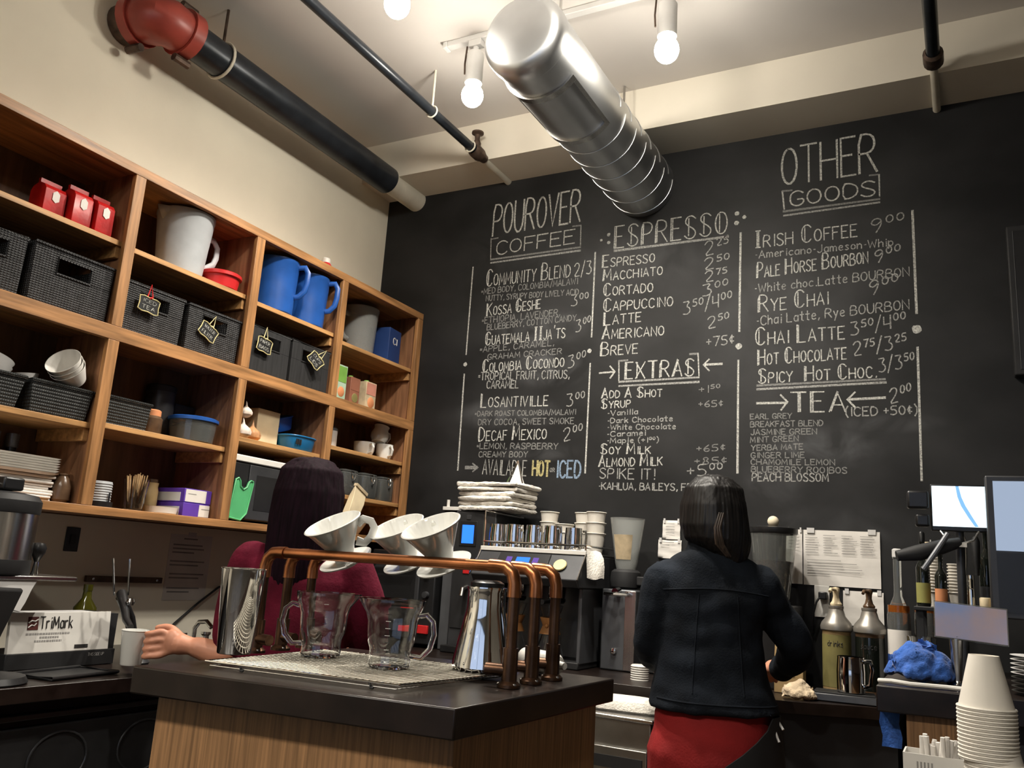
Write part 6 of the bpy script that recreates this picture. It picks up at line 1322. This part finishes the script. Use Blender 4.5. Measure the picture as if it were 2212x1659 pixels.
def torso(mb, s, dx=0.0):
    mb.loft([ring((0, y, z*s), rx, ry, 28, 0, 0, 1, 0, .85) for z, rx, ry, y in ((.80,.12,.09,0),(.86,.155,.108,0),(.93,.15,.10,0),(1.04,.122,.085,.005),(1.16,.132,.098,.008),(1.27,.138,.090,0),(1.335,.118,.066,-.005),(1.375,.085,.058,-.01),(1.40,.052,.052,-.008),(1.47,.048,.05,.005))])
    for sx in (-1, 1):
        limb(mb, [(sx*.08,0,.84*s),(sx*.088,.015,.47*s),(sx*.09,-.01,.10*s)], [.088,.058,.036]); limb(mb, [(sx*.09,-.02,.05),(sx*.095,.06,.035),(sx*.097,.13,.028)], [.035,.034,.022], 3)
def shoes(par):
    for sx in (-1, 1):
        b = MB().loft([ring((sx*.093, .045, z), .046*k, .125*k, 24, 0, 0, 1, 0, .8) for z, k in ((0.0006,.97),(.02,1),(.045,.96),(.07,.7),(.085,.45))]); obj('shoe', b, m_bmatte, par)

# ------------------------------------------------ woman in dark red, left
TH1 = math.radians(28); B1 = Vector((1.06, 2.005, 0))
def l1(p): return Matrix.Rotation(-TH1, 3, 'Z') @ (Vector(p)-B1)
t = thing('person', 'person in dark red top, long plum hair, seen from behind, reaching left to a cup', 'person', tuple(B1), TH1)
s = .945; b = MB(); torso(b, s); head(b, (0, .02, 1.44))
el, wr, pa = l1((.925,1.90,.995)), l1((.842,1.848,.999)), l1((.802,1.822,1.005))
limb(b, [(-.140,0,1.255),(-.165,-.01,1.15), el, wr], [.05,.045,.040,.029])
fg = []
for i, (z, k) in enumerate(((1.036,.96),(1.015,1.03),(.994,1.0),(.974,.86))):
    fg.append([l1((.766+.004*(i==3),1.786-.003*(i==1),z)), l1((.750,1.768,z-.004)), l1((.735,1.762,z-.007)), l1((.7235,1.7675,z-.008))])
b.ball(tuple(pa.lerp(fg[1][0], .45)), (.026,.020,.036), 14)
hand(b, wr, pa, fg, [l1((.778,1.820,1.038)), l1((.752,1.813,1.048)), l1((.726,1.800,1.044))], 1.02)
limb(b, [(.140,0,1.255),(.185,.02,1.14),(.20,.10,1.02),(.11,.27,.98)], [.05,.045,.038,.026])
hand(b, (.11,.27,.98), (.08,.32,.975), [[(.05+.018*i,.355,.968),(.04+.018*i,.375,.95),(.035+.018*i,.37,.93)] for i in range(4)], [(.045,.31,.96),(.03,.33,.945)], .95)
obj('body', remesh(b, .0038, 4), m_skin, t, angle=80)
b = MB(); b.loft([ring((0, y, z*s), rx, ry, 32, 0, 0, 1, 0, .85) for z, rx, ry, y in ((.78,.178,.128,0),(.86,.178,.13,0),(.95,.168,.12,0),(1.05,.152,.112,.003),(1.17,.160,.122,.005),(1.27,.168,.115,0),(1.325,.155,.09,-.005),(1.352,.115,.072,-.008),(1.362,.085,.065,-.008))])
for sx in (-1, 1):
    e_ = el if sx < 0 else Vector((.20,.10,1.02)); sh = Vector((sx*.145,0,1.245)); md = Vector((-.168,-.01,1.15)) if sx < 0 else Vector((.188,.02,1.14))
    limb(b, [sh, md, md.lerp(e_, .8)], [.068,.066,.060])
fold = lambda c: .006*noise.noise(Vector((c.x*9, c.y*9, c.z*5))) + .004*math.sin(c.x*34 + 5*noise.noise(c*6))*max(0, min(1, (1.25-c.z)*4))
shirt = remesh(b, .0075, 4, .5, fold); obj('knit_top', shirt, m_red, t, angle=80)
b = MB(); b.loft([ring((0,0,z*s), rx, ry, 28) for z, rx, ry in ((.76,.158,.112),(.84,.164,.116),(.95,.150,.104))])
for sx in (-1, 1): limb(b, [(sx*.082,0,.82*s),(sx*.09,.012,.47*s),(sx*.092,-.01,.09*s)], [.098,.075,.062])
obj('trousers', remesh(b, .009, 4), m_bmatte, t, angle=80); shoes(t)
def hair(parts, vox, seed, amp=.004, freq=60):
    b = MB()
    for rg in parts: b.loft([ring(c, rx, ry, 40) for c, rx, ry in rg])
    return remesh(b, vox, 4, .5, lambda c: amp*.30*math.sin(math.atan2(c.y, c.x)*freq + 5*noise.noise(Vector((c.x*14, c.y*14, c.z*4+seed)))) + amp*1.5*noise.noise(Vector((c.x*30, c.y*30, c.z*5+seed))) + amp*.6*noise.noise(Vector((c.x*110, c.y*110, c.z*6+seed))))
h1 = hair([[((0,-.005,1.568),.025,.025),((0,-.005,1.557),.060,.065),((0,-.008,1.525),.090,.100),((0,-.012,1.46),.103,.112),((0,-.03,1.39),.105,.098),((-.002,-.048,1.32),.101,.080),((-.006,-.062,1.26),.093,.062),((-.012,-.074,1.21),.078,.045),((-.02,-.082,1.165),.050,.026)]], .0045, 3, .003)
obj('hair', h1, m_hair1, t, angle=80, label='long dark plum hair')
# white cup in the left hand
t = thing('white_cup', 'white cup held in the reaching hand over the left counter', 'cup', (.677, 1.766, .938))
obj('cup_body', MB().lathe([(0,0),(.027,0),(.029,.003),(.0365,.094),(.0375,.097),(.0355,.097),(.028,.006),(0,.006)], seg=36), m_porc, t); obj('rolled_rim', MB().tube([(.0368*math.cos(a), .0368*math.sin(a), .096) for a in [2*PI*i/32 for i in range(32)]], .0016, 6, closed=True), m_porc, t)

# ------------------------------------------------ woman in denim, right
TH2 = math.radians(24); B2 = Vector((2.13, 2.60, 0))
t = thing('person', 'person in dark denim jacket, red trousers and straight black hair, seen from behind', 'person', tuple(B2), TH2)
s = .96; b = MB(); torso(b, s); head(b, (0, .025, 1.465))
LE, LW, RE, RW = Vector((-.168,.05,1.07)), Vector((-.12,.26,1.02)), Vector((.262,.07,1.098)), Vector((.275,.29,1.02))
for sh, md, e_, w_, sx in ((Vector((-.125,0,1.275)), Vector((-.162,.012,1.17)), LE, LW, -1), (Vector((.123,0,1.275)), Vector((.196,.032,1.19)), RE, RW, 1)):
    limb(b, [sh, md, e_, w_], [.045,.038,.036,.027]); pm = w_ + Vector((-sx*.02,.05,-.008))
    hand(b, w_, pm, [[pm+Vector((-sx*(.0-.018*i)-.026*sx, .035, -.006)), pm+Vector((-sx*(.0-.018*i)-.03*sx, .055, -.024)), pm+Vector((-sx*(.0-.018*i)-.03*sx, .05, -.045))] for i in range(4)], [pm+Vector((-sx*.04,0,-.01)), pm+Vector((-sx*.052,.02,-.025))], .95)
obj('body', remesh(b, .0055, 5), m_skin, t, angle=80)
b = MB(); b.loft([ring((x, y, z), rx, ry, 36, 0, 0, 1, 0, .85) for z, rx, ry, x, y in ((.915,.186,.142,.010,0),(.925,.190,.146,.010,0),(.95,.180,.136,.008,0),(.99,.168,.126,.004,0),(1.06,.158,.122,-.004,.003),(1.16,.150,.124,-.004,.005),(1.25,.158,.116,0,0),(1.305,.150,.094,0,-.004),(1.34,.120,.080,0,-.008),(1.362,.082,.070,0,-.006))])
for sh, md, e_, w_ in ((Vector((-.140,0,1.272)), Vector((-.165,.01,1.17)), LE, LW), (Vector((.138,0,1.272)), Vector((.198,.03,1.19)), RE, RW)):
    limb(b, [sh, md, e_, e_.lerp(w_, .97)], [.066,.058,.052,.043])
fold2 = lambda c: .007*noise.noise(Vector((c.x*8, c.y*8, c.z*6))) + .0045*math.sin(c.z*46 + 6*noise.noise(c*5))*noise.noise(c*7+Vector((4,0,0)))*2 + .004*noise.noise(c*22)
jk = remesh(b, .0075, 3, .5, fold2); jo = obj('denim_jacket', jk, m_denim, t, angle=80, label='dark denim jacket')
bv = BVHTree.FromPolygons([v.co.copy() for v in jk.vertices], [tuple(p.vertices) for p in jk.polygons])
def seam(pts, r=.0026):
    out = []
    for x, z in pts:
        h = bv.ray_cast(Vector((x,-.6,z)), Vector((0,1,0)))
        if h[0] is not None: out.append(h[0]+Vector((0,-.0008,0)))
    return MB().tube(out, r, 6)
obj('yoke_seam', seam([(-.15+.3*i/24, 1.245+.012*math.cos((i-12)/12*1.5)) for i in range(25)]), m_denim, jo)
for sx in (-.055, .055): obj('back_seam', seam([(sx*(1+.3*i/16), 1.24-.27*i/16) for i in range(17)], .002), m_denim, jo)
obj('hem_band', seam([(-.16+.34*i/24, .945) for i in range(25)], .003), m_denim, jo)
obj('collar', MB().loft([ring((0, dy, z), rx, ry, 32) for z, rx, ry, dy in ((1.345,.095,.078,-.006),(1.375,.078,.072,-.006),(1.408,.070,.068,-.004),(1.408,.062,.060,-.004),(1.37,.066,.062,-.006),(1.345,.080,.066,-.006))]), m_denim, jo)
b = MB(); b.loft([ring((.008,0,z), rx, ry, 32) for z, rx, ry in ((.70,.156,.124),(.78,.168,.138),(.84,.172,.136),(.90,.170,.126),(.945,.160,.116))])
for sx in (-1, 1): limb(b, [(sx*.082,-.005,.80),(sx*.09,.012,.46),(sx*.092,-.01,.09)], [.100,.076,.062])
tro = remesh(b, .009, 3, .5, lambda c: .005*noise.noise(Vector((c.x*10, c.y*10, c.z*9)))); obj('trousers', tro, m_trouser, t, angle=80, label='red trousers'); shoes(t)
vs, fs = [], []; nz, na = 14, 40
for s_ in (0, 1):
    for j in range(nz+1):
        z = .915 - .43*j/nz; e = .004*s_; f = min(1, max(0, (.905-z)/.13)); a0 = math.radians(52 - 58*f); a1 = math.radians(232)
        for i in range(na+1):
            a = a0 + (a1-a0)*i/na; g = 1 + .06*f + .012*math.sin(a*6)*f
            vs.append((.012 + (.182+e)*g*math.sin(a), -(.147+e)*g*math.cos(a), z))
m1 = (nz+1)*(na+1)
for j in range(nz):
    for i in range(na):
        a = j*(na+1)+i; c = a+na+1; fs += [(a, a+1, c+1, c), (m1+a, m1+c, m1+c+1, m1+a+1)]
for j in range(nz):
    for i in (0, na): a = j*(na+1)+i; c = a+na+1; fs.append((a, c, m1+c, m1+a))
for i in range(na): fs.append((i, m1+i, m1+i+1, i+1)); a = nz*(na+1)+i; fs.append((a, a+1, m1+a+1, m1+a))
ap = obj('apron', MB().add(vs, fs), m_apron, t, angle=60, label='black apron wrapped around the right hip')
obj('apron_string', MB().tube([(.170,-.062,.905),(.166,-.082,.88),(.174,-.092,.855)], .0035, 6).tube([(.180,-.055,.905),(.190,-.072,.885)], .0035, 6), m_lampbody, ap, label='pale apron string')
h2 = hair([[((0,0,1.598),.02,.02),((0,0,1.586),.055,.06),((0,-.003,1.555),.086,.095),((0,-.006,1.50),.098,.108),((.003,-.014,1.44),.102,.104),((.012,-.026,1.40),.096,.088),((.028,-.036,1.37),.074,.066),((.045,-.04,1.335),.042,.042)]], .0045, 8, .003)
ho = obj('hair', h2, m_hair2, t, angle=80, label='straight black shoulder length hair')
for k in range(3): obj('hair_strand', MB().tube([(.0+.006*k,-.112,1.475),(-.012+.006*k,-.118,1.43),(-.006+.008*k,-.112,1.385),(.025+.006*k,-.092,1.352)], [.003,.005,.006,.003], 8), m_strand, ho, label='paler loose strand of hair')
